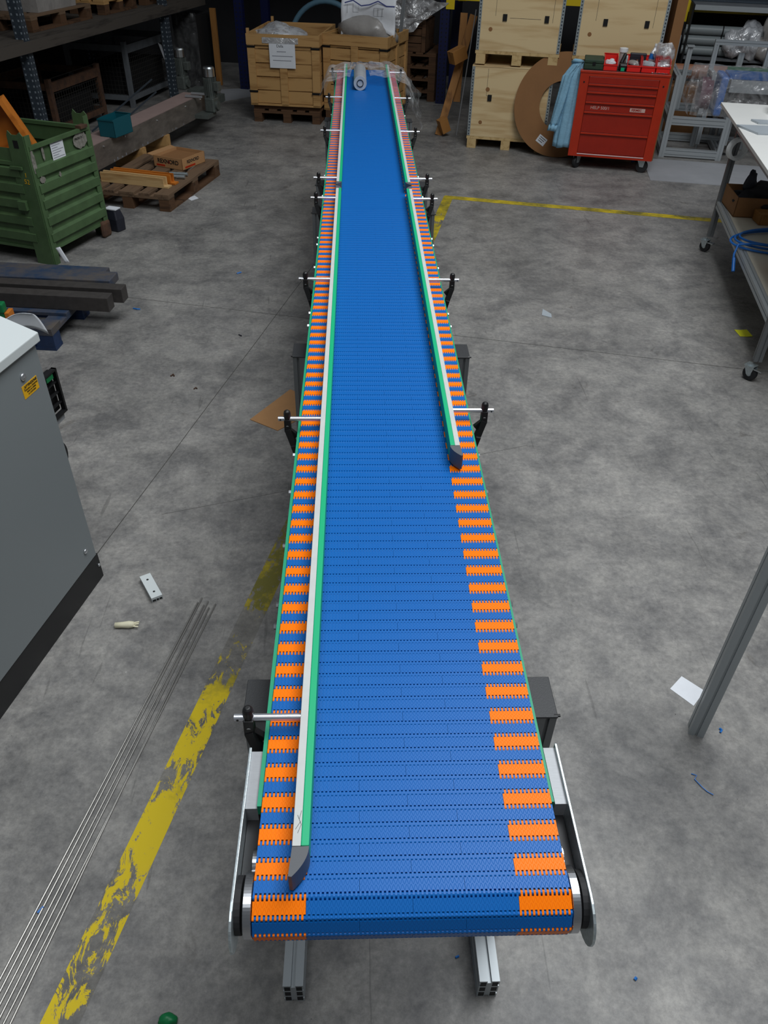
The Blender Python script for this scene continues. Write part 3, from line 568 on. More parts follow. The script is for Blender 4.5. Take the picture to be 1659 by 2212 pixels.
for z in (.98, 2.5):
    bx('front_beam', 'grime', rk, .045, .085, -3.14-1.5, 1.2, z, z+.09); bx('rear_beam', 'grime', rk, -1.14, -1.10, -3.14-1.5, 1.2, z, z+.09)
    for i in range(9): bx('deck_board', 'grime', rk, .045-(i+1)*.128, .045-i*.128-.008, -4.6, 1.2, z+.08, z+.105)
RX = Matrix.Translation((-2.47, 11.71, 0)) @ Matrix.Rotation(R(-RA), 4, 'Z')
def rloc(x, y, z=0): return tuple(RX @ Vector((x, y, z)))
for i, (y, lb) in enumerate(((-2.75, 'nearest wooden pallet on the plank deck of the left rack'), (-1.25, 'middle wooden pallet on the plank deck of the left rack'), (-.20, 'far wooden pallet on the plank deck of the left rack'))):
    pallet(lb, rloc(-.12, y, 1.086), -RA, 'crate' if i else 'old', .8, (1.2, .8, .8)[i], blockm='oldd', group='pallets on the rack deck')
    t = MB().loft([[Vector((x*s_+nz((x*5, y_*5, z), 1, i)*.02, y_*s_+nz((x*5, y_*5, z), 1, i+5)*.02, z)) for x, y_ in [(-.36+.72*a/8, -.36) for a in range(9)]+[(.36, -.36+.72*a/8) for a in range(1, 9)]+[(.36-.72*a/8, .36) for a in range(1, 9)]+[(-.36, .36-.72*a/8) for a in range(1, 8)]] for z, s_ in ((0, 1), (.2, 1.03), (.4, 1), (.6, .9))]).build('wrapped_load', 'bagmilk', None, loc=rloc(-.52, y+(.6, .4, .4)[i], 1.231), rot=(0, 0, R(-RA)))
    tag(t, ('grey film wrapped load on the nearest pallet of the left rack', 'grey film wrapped load on the middle pallet of the left rack', 'grey film wrapped load on the far pallet of the left rack')[i], 'wrapped load', 'wrapped loads on the rack deck')
def cage(label, x, y, L_, W2, h, m, top):
    t = thing('mesh_cage', label, 'wire cage', rloc(x, y), -RA, 'wire mesh cages under the left rack')
    for yy in (0, L_):
        for xx in (0, -W2): bx('post', m, t, xx-.025, xx+.025, yy-.03, yy+.03, 0, h+.04)
    for xx in (0, -W2): bx('top_rail', top, t, xx-.02, xx+.02, .03, L_-.03, h-.09, h); bx('bottom_rail', m, t, xx-.02, xx+.02, .03, L_-.03, .08, .14)
    for yy in (0, L_): bx('top_rail', m, t, -W2, 0, yy-.02, yy+.02, h-.07, h); bx('bottom_rail', m, t, -W2, 0, yy-.02, yy+.02, .08, .14)
    bx('floor_panel', m, t, -W2, 0, 0, L_, .10, .115); bx('contents', 'black', t, -W2+.08, -.08, .08, L_-.08, .115, h*.62)
    wi = MB(); n = int(L_/.05)
    for i in range(1, n): wi.box(.006, .010, i*L_/n-.002, i*L_/n+.002, .14, h-.09)
    for i in range(1, int(h/.05)): wi.box(.002, .006, .03, L_-.03, .10+i*.05-.002, .10+i*.05+.002)
    for i in range(1, int(W2/.05)): wi.box(-i*.05-.002, -i*.05+.002, -.010, -.006, .14, h-.07)
    for i in range(1, int(h/.05)): wi.box(-W2, 0, -.006, -.002, .10+i*.05-.002, .10+i*.05+.002)
    stuff(wi.build('wire_mesh', 'wire', t)); return t
cage('low rusty wire mesh cage under the left rack, nearer one', -.34, -2.36, 1.06, .8, .56, 'rust', 'rust')
cage('taller grey and rusty wire mesh cage under the left rack, farther one', -.30, -.62, 1.25, .8, .70, 'greyfr', 'greyfr')
sheet('folded_paper', 'folded white paper hanging on the mesh of the farther cage', 'paper', lambda u, v: Vector(rloc(-.27+.03*v, .28+.10*u*(1-.4*v)+.06*v, .62-.20*v-.04*u)), nu=3, nv=5)
bx_ = bx('grey_plate', 'greyfr', None, -.01, .01, 0, .22, .42, .68); bx_.location = rloc(-.26, .40); bx_.rotation_euler = (0, 0, R(-RA)); tag(bx_, 'grey sheet metal plate on the corner of the farther mesh cage', 'metal plate')
t = thing('wrapped_stack', 'dark stack wrapped in clear film beyond the left rack post', 'wrapped stack', (-2.45, 12.55, 0), -RA)
bx('stack', 'black', t, -.1, .24, 0, .7, 0, .88); MB().grid(lambda u, v: Vector((-.13+.40*u, -.03+.02*nz((u*6, v*6, 0), 1), .92*v)), 20, 20).build('film_wrap', 'filmthin', t); bx('orange_board', 'tim', t, .34, .42, .30, .34, 0, .95)
# ------------------------------------------------------------------ blue back rack
br_ = thing('blue_rack', 'blue and yellow pallet rack standing across the back of the hall', 'rack', (-1.62, 12.51, 0), -15.2)
for x in (0.02, 2.88, 5.76, 8.6): rpost(br_, x, 0, 3.4, 'rackblue', .12, True); rpost(br_, x, 1.0, 3.4, 'rackblue', .12, False)
for i in range(3):
    x0 = .08+2.87*i
    for yy in (0, 1.0):
        zb = 1.95 if i == 0 else 1.20; bx('beam', 'rackyel', br_, x0, x0+2.75, yy-.03, yy+.03, zb, zb+.11)
        for xx in (x0-.06, x0+2.69): bx('beam_end', 'rackyel', br_, xx, xx+.11, yy-.048, yy-.040, zb-.10, zb+.12)
    bx('deck', 'oldd' if i < 2 else 'galvd', br_, x0, x0+2.75, -.02, 1.0, zb+.112, zb+.135)
for x in (-.02, .02): pass
BX = Matrix.Translation((-1.62, 12.51, 0)) @ Matrix.Rotation(R(-15.2), 4, 'Z')
def bloc(x, y, z=0): return tuple(BX @ Vector((x, y, z)))
t = MB(); t.tube([(.52*math.cos(2*PI*i/40), 0, .52*math.sin(2*PI*i/40)) for i in range(40)], .035, 10, True); t = t.build('hose_coil', 'hose', None, smooth=True, loc=bloc(1.15, .32, .56), rot=(R(-6), 0, R(-15))); tag(t, 'large pale blue hose ring standing in shade behind the wooden crates', 'hose')
for i, (z, lb) in enumerate(((0, 'lowest'), (.146, 'second'), (.292, 'third'), (.438, 'topmost'))):
    pallet(lb+' dark pallet of the stack behind the right wooden crate', bloc(2.78, .05, z), -15.2, 'oldd', .8, .9, group='stacked dark pallets behind the crate')
t = thing('wooden_box', 'weathered wooden box on the dark pallet stack behind the right crate', 'wooden box', bloc(2.02, .08, .584), -15.2)
for i in range(4): bx('slat', 'oldd', t, 0, .60, 0, .02, .02+i*.085, .095+i*.085)
for x in (.0, .28, .55): bx('batten', 'oldd', t, x, x+.05, -.02, 0, 0, .36)
for a in ((0, .02, 0, .6, 0, .36), (.58, .6, 0, .6, 0, .36), (0, .6, .58, .6, 0, .36), (0, .6, 0, .6, 0, .02), (0, .6, 0, .6, .34, .36)): bx('panel', 'oldd', t, *a)
def crump(name, label, cat, fn, m, nu=18, nv=14, amp=.04, sd=0, fr_=5, group=None):
    def f(u, v):
        p = Vector(fn(u, v)); return p+Vector((nz((u*fr_, v*fr_, sd), 1), nz((u*fr_, v*fr_, sd+9), 1), nz((u*fr_, v*fr_, sd+17), 1)))*amp
    return tag(MB().grid(f, nu, nv).build(name, m, None), label, cat, group)
crump('plastic_sheet', 'grey translucent plastic sheet hanging behind the right wooden crate', 'plastic film', lambda u, v: Vector(bloc(2.05+.88*u*(1-.75*v), -.06, 1.22-.05*u-.52*v*(1-.15*u))), 'filmgrey', amp=.05, sd=3)
# ------------------------------------------------------------------ slatted wooden crates
def slat_crate(label, loc, rot, w_, d_, z0, z1, m, rows, centre, pal):
    t = thing('slatted_crate', label, 'wooden crate', loc, rot)
    hh = (z1-z0)/rows
    for side in range(4):
        for i in range(rows):
            a0 = z0+i*hh+.006; a1 = z0+(i+1)*hh-.006; j = random.uniform(-.003, .003)
            a = {0: (.02, w_-.02, .02+j, .04, a0, a1), 1: (.02, w_-.02, d_-.04, d_-.02+j, a0, a1), 2: (.02+j, .04, .04, d_-.04, a0, a1), 3: (w_-.04, w_-.02+j, .04, d_-.04, a0, a1)}[side]
            bx('slat', m, t, *a)
    for x in (0, w_-.09, w_/2-.05):
        if x == w_/2-.05 and not centre: continue
        for y in (0, d_-.02): bx('batten', m, t, x, x+.09, y, y+.02, z0-.02, z1, bevel=.002)
    for y in (0, d_-.09, d_/2-.045):
        for x in (-.001, w_-.019): bx('batten', m, t, x, x+.02, y+.02, y+.09, z0-.02, z1)
    for (a) in ((-.004, w_+.004, -.004, .018, z1-.10, z1+.01), (-.004, w_+.004, d_-.018, d_+.004, z1-.10, z1+.01), (-.004, .018, .018, d_-.018, z1-.10, z1+.01), (w_-.018, w_+.004, .018, d_-.018, z1-.10, z1+.01)): bx('top_rail', m, t, *a)
    bx('bottom', m, t, 0, w_, 0, d_, z0-.02, z0)
    for z in (z1-.13, z0+.12):
        bx('metal_clip', 'dark', t, w_-.10, w_+.006, -.007, -.003, z, z+.022); bx('metal_clip', 'dark', t, -.006, .10, -.007, -.003, z, z+.022); bx('metal_clip', 'dark', t, w_+.001, w_+.006, 0, .10, z, z+.022)
    return t
c1 = slat_crate('ochre slatted wooden crate on a pallet with a taped paper notice', (-1.29, 10.50, 0), -8.5, .865, 1.12, .21, .93, 'crate', 5, True, True)
bx('corner_peg', 'crate', c1, 0, .03, .02, .05, .93, .99); bx('corner_peg', 'crate', c1, .05, .08, 1.06, 1.09, .93, 1.0)
pallet('dark pallet carrying the ochre crate with the paper notice', tuple(Matrix.Translation((-1.29, 10.50, 0)) @ Matrix.Rotation(R(-8.5), 4, 'Z') @ Vector((.85, .02, .0))), -8.5, 'oldd', .83, 1.1)
bx('skid', 'oldd', c1, .02, .845, .05, .14, .145, .19); bx('skid', 'oldd', c1, .02, .845, .9, .99, .145, .19)
pn = thing('paper_notice', 'white printed paper notice taped on the front of the left wooden crate', 'paper', tuple(Matrix.Translation((-1.29, 10.50, 0)) @ Matrix.Rotation(R(-8.5), 4, 'Z') @ Vector((.27, -.006, .60))), -8.5)
bx('sheet', 'paper', pn, 0, .31, -.003, -.001, 0, .27); bx('clear_tape', 'filmgrey', pn, -.08, .35, -.005, -.0035, .25, .31)
text('Dalla', .04, 'ink', pn, (.13, -.0035, .225), (R(90), 0, 0)); 
for i, (a, b_) in enumerate(((.09, .20), (.03, .28), (.04, .26))): bx('print_line', 'inkg', pn, a, b_, -.0036, -.0032, .165-.045*i, .172-.045*i)
CM = Matrix.Translation((-.40, 10.60, 0)) @ Matrix.Rotation(R(-20.5), 4, 'Z')
c2 = slat_crate('deeper ochre slatted wooden crate behind the conveyor end holding plastic bags', (-.40, 10.60, 0), -20.5, .815, .80, .15, .935, 'crate', 6, True, True)
text('55', .12, 'ink', c2, (.40, -.002, .62), (R(90), R(-90), 0), bold=.002); text('96', .12, 'ink', c2, (.40, -.002, .47), (R(90), R(-90), 0), bold=.002); text('01', .08, 'ink', c2, (.26, .014, .55), (R(90), R(-90), 0), bold=.002)
for x in (.02, .36, .70): bx('skid', 'oldd', c2, x, x+.10, 0, .80, 0, .13)
# contents
def lump(name, label, cat, loc, sx_, sy_, sz_, m, sd=0, amp=.25, group=None, rot=0, n=3):
    b = bmesh.new(); bmesh.ops.create_icosphere(b, subdivisions=n, radius=1)
    for v in b.verts:
        d = 1+amp*nz(v.co*1.6, 1, sd)+amp*.5*nz(v.co*4, 1, sd+3); v.co = Vector((v.co.x*sx_, v.co.y*sy_, max(v.co.z, -.55)*sz_))*d
    me = bpy.data.meshes.new(name); b.to_mesh(me); b.free(); me.shade_smooth(); me.materials.append(MT[m]); o = bpy.data.objects.new(name, me); COL.objects.link(o); o.location = loc; o.rotation_euler = (0, 0, R(rot))
    return tag(o, label, cat, group)
lump('plastic_bag', 'crumpled clear plastic bag lying in the left wooden crate', 'plastic bag', (-.93, 10.95, .84), .30, .30, .16, 'bubble', 1, .35)
lump('plastic_bag', 'large milky plastic bag bulging from the right wooden crate', 'plastic bag', tuple(CM @ Vector((.42, .42, .93))), .38, .30, .22, 'bagmilk', 2, .3, rot=-20)
dr = thing('drawing_sheet', 'large white technical drawing sheet standing on the milky bag in the right crate', 'paper', tuple(CM @ Vector((.17, .16, .90))), (R(-8), 0, R(-14)))
MB().grid(lambda u, v: Vector((.66*u, .03*math.sin(u*5)+.02*math.sin(v*7)+.02*v, (.02+.10*math.sin(u*PI)*.9+.0*u)*(1-v)+.42*v)), 20, 10).build('sheet', 'paper', dr, smooth=True, solid=.001)
for a in ((.08, .083, .24, .33), (.15, .153, .25, .34), (.15, .22, .25, .253), (.40, .403, .22, .30), (.45, .453, .22, .30), (.50, .503, .22, .30), (.40, .52, .22, .223), (.40, .52, .297, .30), (.22, .222, .27, .34)): bx('drawn_line', 'ink', dr, a[0], a[1], -.035, -.034, a[2], a[3])
for i in range(6): MB().beam((.05+.1*i, -.036, .34+.03*math.sin(i*2)), (.15+.1*i, -.036, .34+.03*math.sin(i*2+2)), .003, .012).build('pen_stroke', 'inkb', dr)
t = MB().prof('z', (0, 0), 0, 1.3, .045, .045).build('profile_bar', 'profd', None, loc=tuple(CM @ Vector((.70, .66, .20))), rot=(R(-4), R(5), 0)); tag(t, 'dark aluminium profile bar leaning up out of the right wooden crate', 'profile bar')
# ------------------------------------------------------------------ plywood crates
def ply_crate(label, s0, z0, h, group, latch, cutx):
    o = Vector((1.262, 9.41, 0))+ER*s0
    t = thing('plywood_crate', label, 'plywood crate', (o.x, o.y, z0), -RA, group); W3 = .865; D3 = .80
    for x in (0, .385, W3-.10):
        for y in (0, D3-.12, D3/2-.06): bx('block', 'plyv', t, x, x+.10, y, y+.12, .018, .095)
        bx('runner', 'plyv', t, x, x+.10, 0, D3, 0, .018)
    bx('base_board', 'plyv', t, -.01, W3+.01, 0, D3, .096, .125)
    for i, a in enumerate(((0, W3, 0, .012, .126, h), (0, W3, D3-.012, D3, .126, h), (0, .012, .013, D3-.013, .126, h), (W3-.012, W3, .013, D3-.013, .126, h))): bx('side_panel', 'ply', t, *a)
    bx('lid', 'ply', t, -.004, W3+.004, -.004, D3+.004, h, h+.012)
    for x in (-.006, W3-.026):
        e = bx('metal_edge', 'galv', t, x, x+.032, -.004, -.001, .13, h); d = MB()
        for i in range(int((h-.14)/.03)): d.box(x+.010, x+.022, -.0055, -.004, .14+i*.03, .155+i*.03)
        stuff(d.build('perforations', 'galvd', e))
    for x, z in latch: bx('latch', 'black', t, x-.022, x+.022, -.012, 0, z-.03, z+.03); 
    for kx, kz, kr in ((.18, .60, .022), (.13, .27, .020), (.62, .70, .014)): MB().lathe([(.001, -.0009), (kr*.6, -.0009), (kr, -.0004), (kr*1.02, .0)], 18, (kx, 0, kz+(.05 if z0 else 0)), 'y').build('knot', 'carddk', t)
    for a in cutx: bx('cut_line', 'joint', t, a[0], a[1], -.0008, 0, a[2], a[3])
    return t
ply_crate('lower plywood crate of the left stack, on the floor behind the cardboard ring', 0, 0, .815, 'plywood crates', [(.21, .52)], [(.17, .173, .54, .80), (.17, .19, .537, .54)])
ply_crate('upper plywood crate of the left stack with two black latches', .02, .84, .95, 'plywood crates', [(.27, .43), (.70, .43)], [(.17, .173, .44, .9), (.76, .763, .40, .9), (.32, .64, .425, .428)])
ply_crate('lower plywood crate of the right stack, hidden behind the red tool trolley', 1.03, 0, .815, 'plywood crates', [], [])
ply_crate('upper plywood crate of the right stack above the red tool trolley', 1.04, .84, .95, 'plywood crates', [(.27, .43), (.68, .43)], [(.17, .173, .44, .9), (.74, .743, .40, .9)])
o = Vector((1.262, 9.41, 0))+ER*1.97; t = bx('cardboard_sheet', 'carddk', None, 0, .10, 0, .6, 0, 1.7); t.location = o; t.rotation_euler = (0, 0, R(-RA)); tag(t, 'tall brown cardboard panel standing beside the right stack of plywood crates', 'cardboard')
# leaning timbers and strips
tf = thing('timber_frame', 'brown leaning timber frame propped beside the left stack of plywood crates', 'timber', (0, 0, 0))
MB().beam((.985, 9.96, 0), (1.335, 10.25, 1.19), .03, .085, (1, 0, 0)).build('long_board', 'tim', tf); MB().beam((1.20, 10.18, .32), (1.235, 10.35, 1.20), .03, .08, (1, 0, 0)).build('upright_board', 'tim', tf)
MB().beam((1.08, 9.98, .80), (1.23, 10.06, .86), .12, .13).build('block', 'tim', tf); MB().beam((.99, 9.90, .10), (1.08, 9.93, .14), .11, .15).build('block', 'tim', tf)
for i, x in enumerate((1.205,)):
    t = MB().beam((x, 9.98, 0), (x+.145, 10.2, 1.25), .012, .003).build('metal_strip', 'alu', None); tag(t, 'thin bright metal strip leaning beside the plywood crates', 'metal strip')
# ------------------------------------------------------------------ cardboard ring
rg = MB(); rr = []
n = 72
for z in (0, .028):
    pass
A = [[Vector((r*math.cos(2*PI*i/n), z, r*math.sin(2*PI*i/n))) for i in range(n)] for r, z in ((.505, 0), (.505, .03), (.235, .03), (.235, 0), (.505, 0))]
rg.loft(A, False); ring = rg.build('cardboard_ring', 'carddk', None, loc=(2.215, 9.115, .4995), rot=(R(-10), 0, R(-RA)), bevel=.002)
tag(ring, 'big flat brown cardboard ring leaning on the plywood crates', 'cardboard ring')
lbp = MB().box(-.052, .052, -.0025, -.0012, -.04, .04).build('address_label', 'paper', ring, loc=(-.16, 0, -.345), rot=(0, R(32), 0))
for i in range(3): MB().box(-.035, .02+.01*i, -.0032, -.0026, -.02+.02*i, -.014+.02*i).build('print_line', 'ink', lbp)
# ------------------------------------------------------------------ red tool trolley
tr = thing('tool_trolley', 'red steel tool trolley with six drawers beside the plywood crates', 'tool trolley', (2.235, 8.60, 0), -RA)
W4, D4 = .86, .48
bx('body', 'red', tr, 0, W4, .02, D4, .13, .90, bevel=.006)
for a in ((0, .088, 0, .02, .13, .90), (.772, W4, 0, .02, .13, .90), (.088, .772, 0, .02, .872, .90), (.088, .772, 0, .02, .13, .165)): bx('front_frame', 'red', tr, *a)
bx('top_tray', 'red', tr, -.006, W4+.006, -.006, D4+.006, .90, .922, bevel=.003); bx('top_mat', 'rub', tr, .02, W4-.02, .02, D4-.02, .922, .925); bx('bottom_trim', 'paper', tr, .09, .77, -.004, 0, .153, .159)
for i, (z1, z0) in enumerate(((.870, .812), (.810, .742), (.740, .652), (.650, .562), (.560, .367), (.365, .168))):
    d = bx('drawer', 'redd', tr, .093, .767, .002, .04, z0, z1, bevel=.002)
    if i: MB().prism([(.004, z1-.022), (-.016, z1-.014), (-.016, z1-.004), (.004, z1-.001)], .093, .767, 'x').build('pull_lip', 'red', d)
    bx('drawer_gap', 'black', tr, .09, .77, .0025, .006, z0-.002, z0)
text('HELP 500/1', .040, 'inkw', tr, (.245, .0005, .595), (R(90), 0, 0)); bd = bx('badge', 'inkw', tr, .54, .69, -.001, .0015, .578, .612); text('FERMEC', .028, 'redd', bd, (.605, -.0015, .595), (R(90), 0, 0), bold=.001)
for x in (.045, .815): MB().cyl((x, -.001, .82), (x, -.004, .82), .008, n=10).build('lock', 'black', tr)
def castor(parent, x, y, r, brake=False, yaw=0, hw=.016):
    c = bpy.data.objects.new('castor', None); COL.objects.link(c); c.parent = parent; c.location = (x, y, 0); c.rotation_euler = (0, 0, yaw)
    MB().lathe([(r*.35, -hw), (r*.9, -hw), (r, -hw*.5), (r, hw*.5), (r*.9, hw), (r*.35, hw)], 28, (0, 0, r), 'x').build('wheel', 'rub', c); MB().cyl((-.018, 0, r), (.018, 0, r), r*.35, n=16).build('hub', 'galv', c)
    f = MB(); f.prism([(-r*.3, r*.9), (r*.3, r*.9), (r*.9, r*2.15), (-r*.5, r*2.15)], -.024, -.020, 'x'); f.prism([(-r*.3, r*.9), (r*.3, r*.9), (r*.9, r*2.15), (-r*.5, r*2.15)], .020, .024, 'x'); f.box(-.03, .03, -r*.5, r*.9, r*2.12, r*2.2); f.build('fork', 'galv', c)
    MB().cyl((0, r*.3, r*2.2), (0, r*.3, r*2.35), .02, n=12).build('swivel', 'galv', c)
    if brake: MB().box(-.018, .018, -r*1.6, -r*.4, r*1.75, r*1.9).build('brake_pedal', 'chrome', c)
for x, y in ((.10, .07), (.78, .07), (.10, .41), (.78, .41)): castor(tr, x, y, .058 if x < .5 else .062, yaw=R(-35) if x < .5 else R(75), hw=.019)
TM = Matrix.Translation((2.235, 8.60, 0)) @ Matrix.Rotation(R(-RA), 4, 'Z')
def tloc(x, y, z=.925): return tuple(TM @ Vector((x, y, z)))
t = thing('green_case', 'dark green case on the left end of the red trolley top', 'case', tloc(.02, .04), -RA); bx('lower_half', 'gbox', t, 0, .19, 0, .30, 0, .05, bevel=.006); bx('upper_half', 'gbox', t, 0, .19, 0, .30, .052, .085, bevel=.008); bx('clasp', 'dark', t, .08, .11, -.005, 0, .035, .065)
BL = ('red parts bin beside the green case on the trolley', 'red parts bin with grey sachets right of the black tools on the trolley', 'red parts bin with a grey folded sheet on the trolley', 'red parts bin at the right end of the trolley under a plastic bag')
for i, x in enumerate((.21, .435, .575, .715)):
    t = thing('parts_bin', BL[i], 'parts bin', tloc(x, .03), -RA, 'red parts bins on the trolley'); bin_(t, .132, .25, .115, 'binred', .5)
    lump('sachets', ('white and blue plastic sachets in the first red bin', 'grey plastic sachets in the second red bin', 'grey folded sheet in the third red bin', 'small clear fittings in the fourth red bin')[i], 'sachets', tloc(x+.066, .15, .975), .045, .075, .035, ('paper', 'bagmilk', 'greypl', 'bubble')[i], i+10, .4, rot=i*20)
t = thing('jar', 'clear jar with white lid standing behind the black tools on the trolley', 'jar', tloc(.39, .30), 0); MB().lathe([(.034, 0), (.036, .01), (.036, .12), (.03, .13)], 24).build('glass', 'bubble', t, smooth=False); MB().lathe([(.042, .13), (.043, .135), (.042, .165), (.03, .168)], 24).build('lid', 'white', t)
t = thing('black_tool_stand', 'black power tool with a small green tag on the trolley top', 'tool', tloc(.36, .06), -RA); bx('body', 'blackp', t, 0, .085, 0, .12, 0, .06, bevel=.015); MB().cyl((.02, .1, .05), (.05, .16, .12), .02, n=14).build('handle', 'blackp', t); MB().cyl((.07, .09, .05), (.07, .14, .11), .012, n=14).build('chuck', 'galv', t); bx('green_tag', 'green', t, .02, .055, -.003, 0, .0, .028)
t = thing('black_case', 'dark blue grey case standing behind the red bins', 'case', tloc(.46, .27), -RA); bx('shell', 'bagc', t, 0, .16, 0, .05, 0, .13, bevel=.008); bx('clasp', 'brownp', t, .07, .085, -.004, 0, .05, .075); bx('lid_seam', 'black', t, -.001, .161, -.001, .051, .09, .093)
t = thing('bottle', 'clear plastic bottle with blue label on the red trolley', 'bottle', tloc(.66, .26), (0, R(8), 0)); MB().lathe([(.028, 0), (.031, .01), (.031, .14), (.012, .19), (.012, .205)], 24).build('bottle_body', 'bubble', t); MB().lathe([(.0315, .09), (.0315, .135)], 24).build('blue_label', 'bluep', t); MB().lathe([(.014, .205), (.014, .222), (.002, .223)], 16).build('cap', 'white', t)
lump('plastic_bag', 'crumpled clear plastic bag on the right end of the trolley', 'plastic bag', tloc(.78, .24, 1.06), .10, .13, .10, 'filmbag', 21, .5)
for i in range(14):
    t = MB().cyl((0, 0, 0), (.012, .004, 0), .004, n=6).build('loose_screw', 'bolt', None, loc=tloc(.68+.011*i, .012+.018*random.random(), .9295), rot=(0, 0, random.uniform(0, 3))); tag(t, 'small bright screw lying on the right front edge of the red trolley', 'screw', 'loose screws on the trolley edge')
# jacket
jk = thing('jacket', 'light blue denim work jacket hanging on the left side of the red trolley', 'jacket', (2.19, 8.70, 0), -RA)
def cloth_tube(path, radii, n=28, sd=0):
    m = MB(); rings = []
    for j, (p, (ra, rb)) in enumerate(zip(path, radii)):
        ring = []
        for i in range(n):
            a = 2*PI*i/n; f = 1+.16*math.sin(a*5+sd+j*.15)+.10*math.sin(a*9+sd*2+j*.3); ring.append(Vector(p)+Vector((ra*math.cos(a)*f, rb*math.sin(a)*f, .006*math.sin(a*3+j))))
        rings.append(ring)
    return m.loft(rings)
def lerp_path(pts, k):
    out = []
    for i in range(len(pts)-1):
        for t in range(k): out.append([a+(b-a)*t/k for a, b in zip(pts[i], pts[i+1])])
    out.append(list(pts[-1])); return out
pp = lerp_path([(.03, 0, .985, .045, .03), (.0, 0, .88, .075, .05), (-.005, 0, .55, .085, .055), (-.01, 0, .19, .085, .05)], 8)
cloth_tube([q[:3] for q in pp], [(q[3], q[4]) for q in pp], sd=1).build('torso', 'cloth', jk, smooth=True)
pp = lerp_path([(.015, -.03, .965, .03, .025), (-.055, -.04, .86, .045, .035), (-.085, -.04, .62, .045, .035), (-.125, -.04, .40, .036, .03)], 8)
cloth_tube([q[:3] for q in pp], [(q[3], q[4]) for q in pp], sd=3).build('sleeve', 'cloth', jk, smooth=True)
cloth_tube([(-.124, -.04, .405), (-.134, -.04, .35)], [(.042, .035), (.044, .036)], sd=4).build('cuff', 'cloth', jk, smooth=True)
MB().tube([(-.03, 0, .975), (-.01, -.04, .995), (.04, -.03, .99), (.07, 0, .98)], .016, 8).build('collar', 'cloth', jk, smooth=True)
# ------------------------------------------------------------------ aluminium frame on the right
FA = Matrix.Translation((3.405, 9.133, 0)) @ Matrix.Rotation(R(-RA), 4, 'Z')
def floc(x, y, z=0): return tuple(FA @ Vector((x, y, z)))
af = thing('aluminium_stand', 'grey aluminium profile stand right of the red trolley', 'metal frame', floc(0, 0), -RA)
w_ = .06
for x, y, h in ((.03, .03, .80), (.64, .03, .43), (.03, .80, .80), (.64, .80, .43)): MB().prof('z', (x, y), 0, h, w_, w_).build('post', 'prof', af)
for y in (.03, .80):
    for z in (.05, .37): MB().prof('x', (y, z), .06, .61, w_, .08).build('rail', 'prof', af)
for x in (.03, .64): MB().prof('y', (x, .05), .06, .77, w_, .06).build('rail', 'prof', af); MB().prof('y', (x, .37), .06, .77, w_, .08).build('rail', 'prof', af)
MB().prof('y', (.03, .77), .06, .77, w_, .05).build('rail', 'prof', af); MB().prof('x', (.80, .30+.42), .06, .25, .05, .05).build('rail', 'prof', af)
MB().prof('z', (.13, .45), .41, 1.02, .05, .05).build('post', 'prof', af); MB().prof('z', (-.0, .62), .80, 1.10, .05, .05).build('post', 'prof', af)
bx('top_plate', 'prof', af, .09, .17, .40, .50, 1.02, 1.03)
bf = thing('profile_arch', 'aluminium profile arch standing above the film wrapped conveyor section', 'metal frame', floc(.42, .62), -RA)
for x in (.0, .56): MB().prof('z', (x, 0), 0, 1.03, .05, .05).build('post', 'prof', bf)
MB().prof('x', (0, 1.055), -.025, .585, .05, .05).build('top_bar', 'prof', bf); MB().prof('z', (.30, .10), .0, .95, .06, .05).build('post', 'prof', bf); MB().prof('x', (0, .10), .03, .53, .045, .045).build('low_bar', 'prof', bf)
for x, y in ((.0, -.35), (.30, -.32)): bx('levelling_foot', 'rub', bf, x-.04, x+.04, y-.03, y+.03, 0, .015); MB().cyl((x, y, .015), (x, y, .10), .008, n=10).build('foot_stem', 'galv', bf); MB().prof('z', (x, y), .10, .8, .045, .045).build('post', 'prof', bf); MB().prof('y', (x, .78), y, 0, .045, .045).build('tie_bar', 'prof', bf)
wc = thing('wrapped_conveyor', 'film wrapped blue conveyor section lying behind the white table', 'conveyor', floc(.28, .12), -RA)
bx('bed', 'black', wc, .22, 2.2, 0, .42, .46, .72); bx('blue_side', 'cable', wc, .20, .28, -.01, .43, .42, .80, bevel=.02); bx('belt', 'blue', wc, .28, 2.2, .02, .40, .78, .81); bx('green_rail', 'greenw', wc, .3, 2.2, .40, .43, .80, .84); bx('side_rail', 'prof', wc, .30, 2.2, -.02, 0, .66, .78); MB().lathe([(.0, 0), (.16, 0), (.16, .12), (0, .12)], 32, (.03, .2, .60), 'x').build('end_drum', 'maroon', wc)
bx('support', 'prof', wc, .9, .95, .1, .3, 0, .46); bx('support', 'prof', wc, .06, .11, .1, .3, .41, .47); bx('support', 'prof', wc, 1.9, 1.95, .1, .3, 0, .46)
MB().grid(lambda u, v: Vector((-.05+2.2*u, (-.06 if v < .4 else -.06+(v-.4)/.2*.52 if v < .6 else .46)+.03*nz((u*14, v*9, 0), 1, 3), (.43+v/.4*.42 if v < .4 else .85+.02*nz((u*9, v*9, 5), 1) if v < .6 else .85-(v-.6)/.4*.4)+.02*nz((u*12, v*9, 7), 1))), 90, 30).build('film_cover', 'film', wc)
MB().grid(lambda u, v: Vector((-.06+.05*nz((u*5, v*5, 2), 1), -.06+.52*u, .42+.43*v))+Vector((-.05*math.sin(v*PI), 0, 0)), 12, 12).build('film_end', 'film', wc)
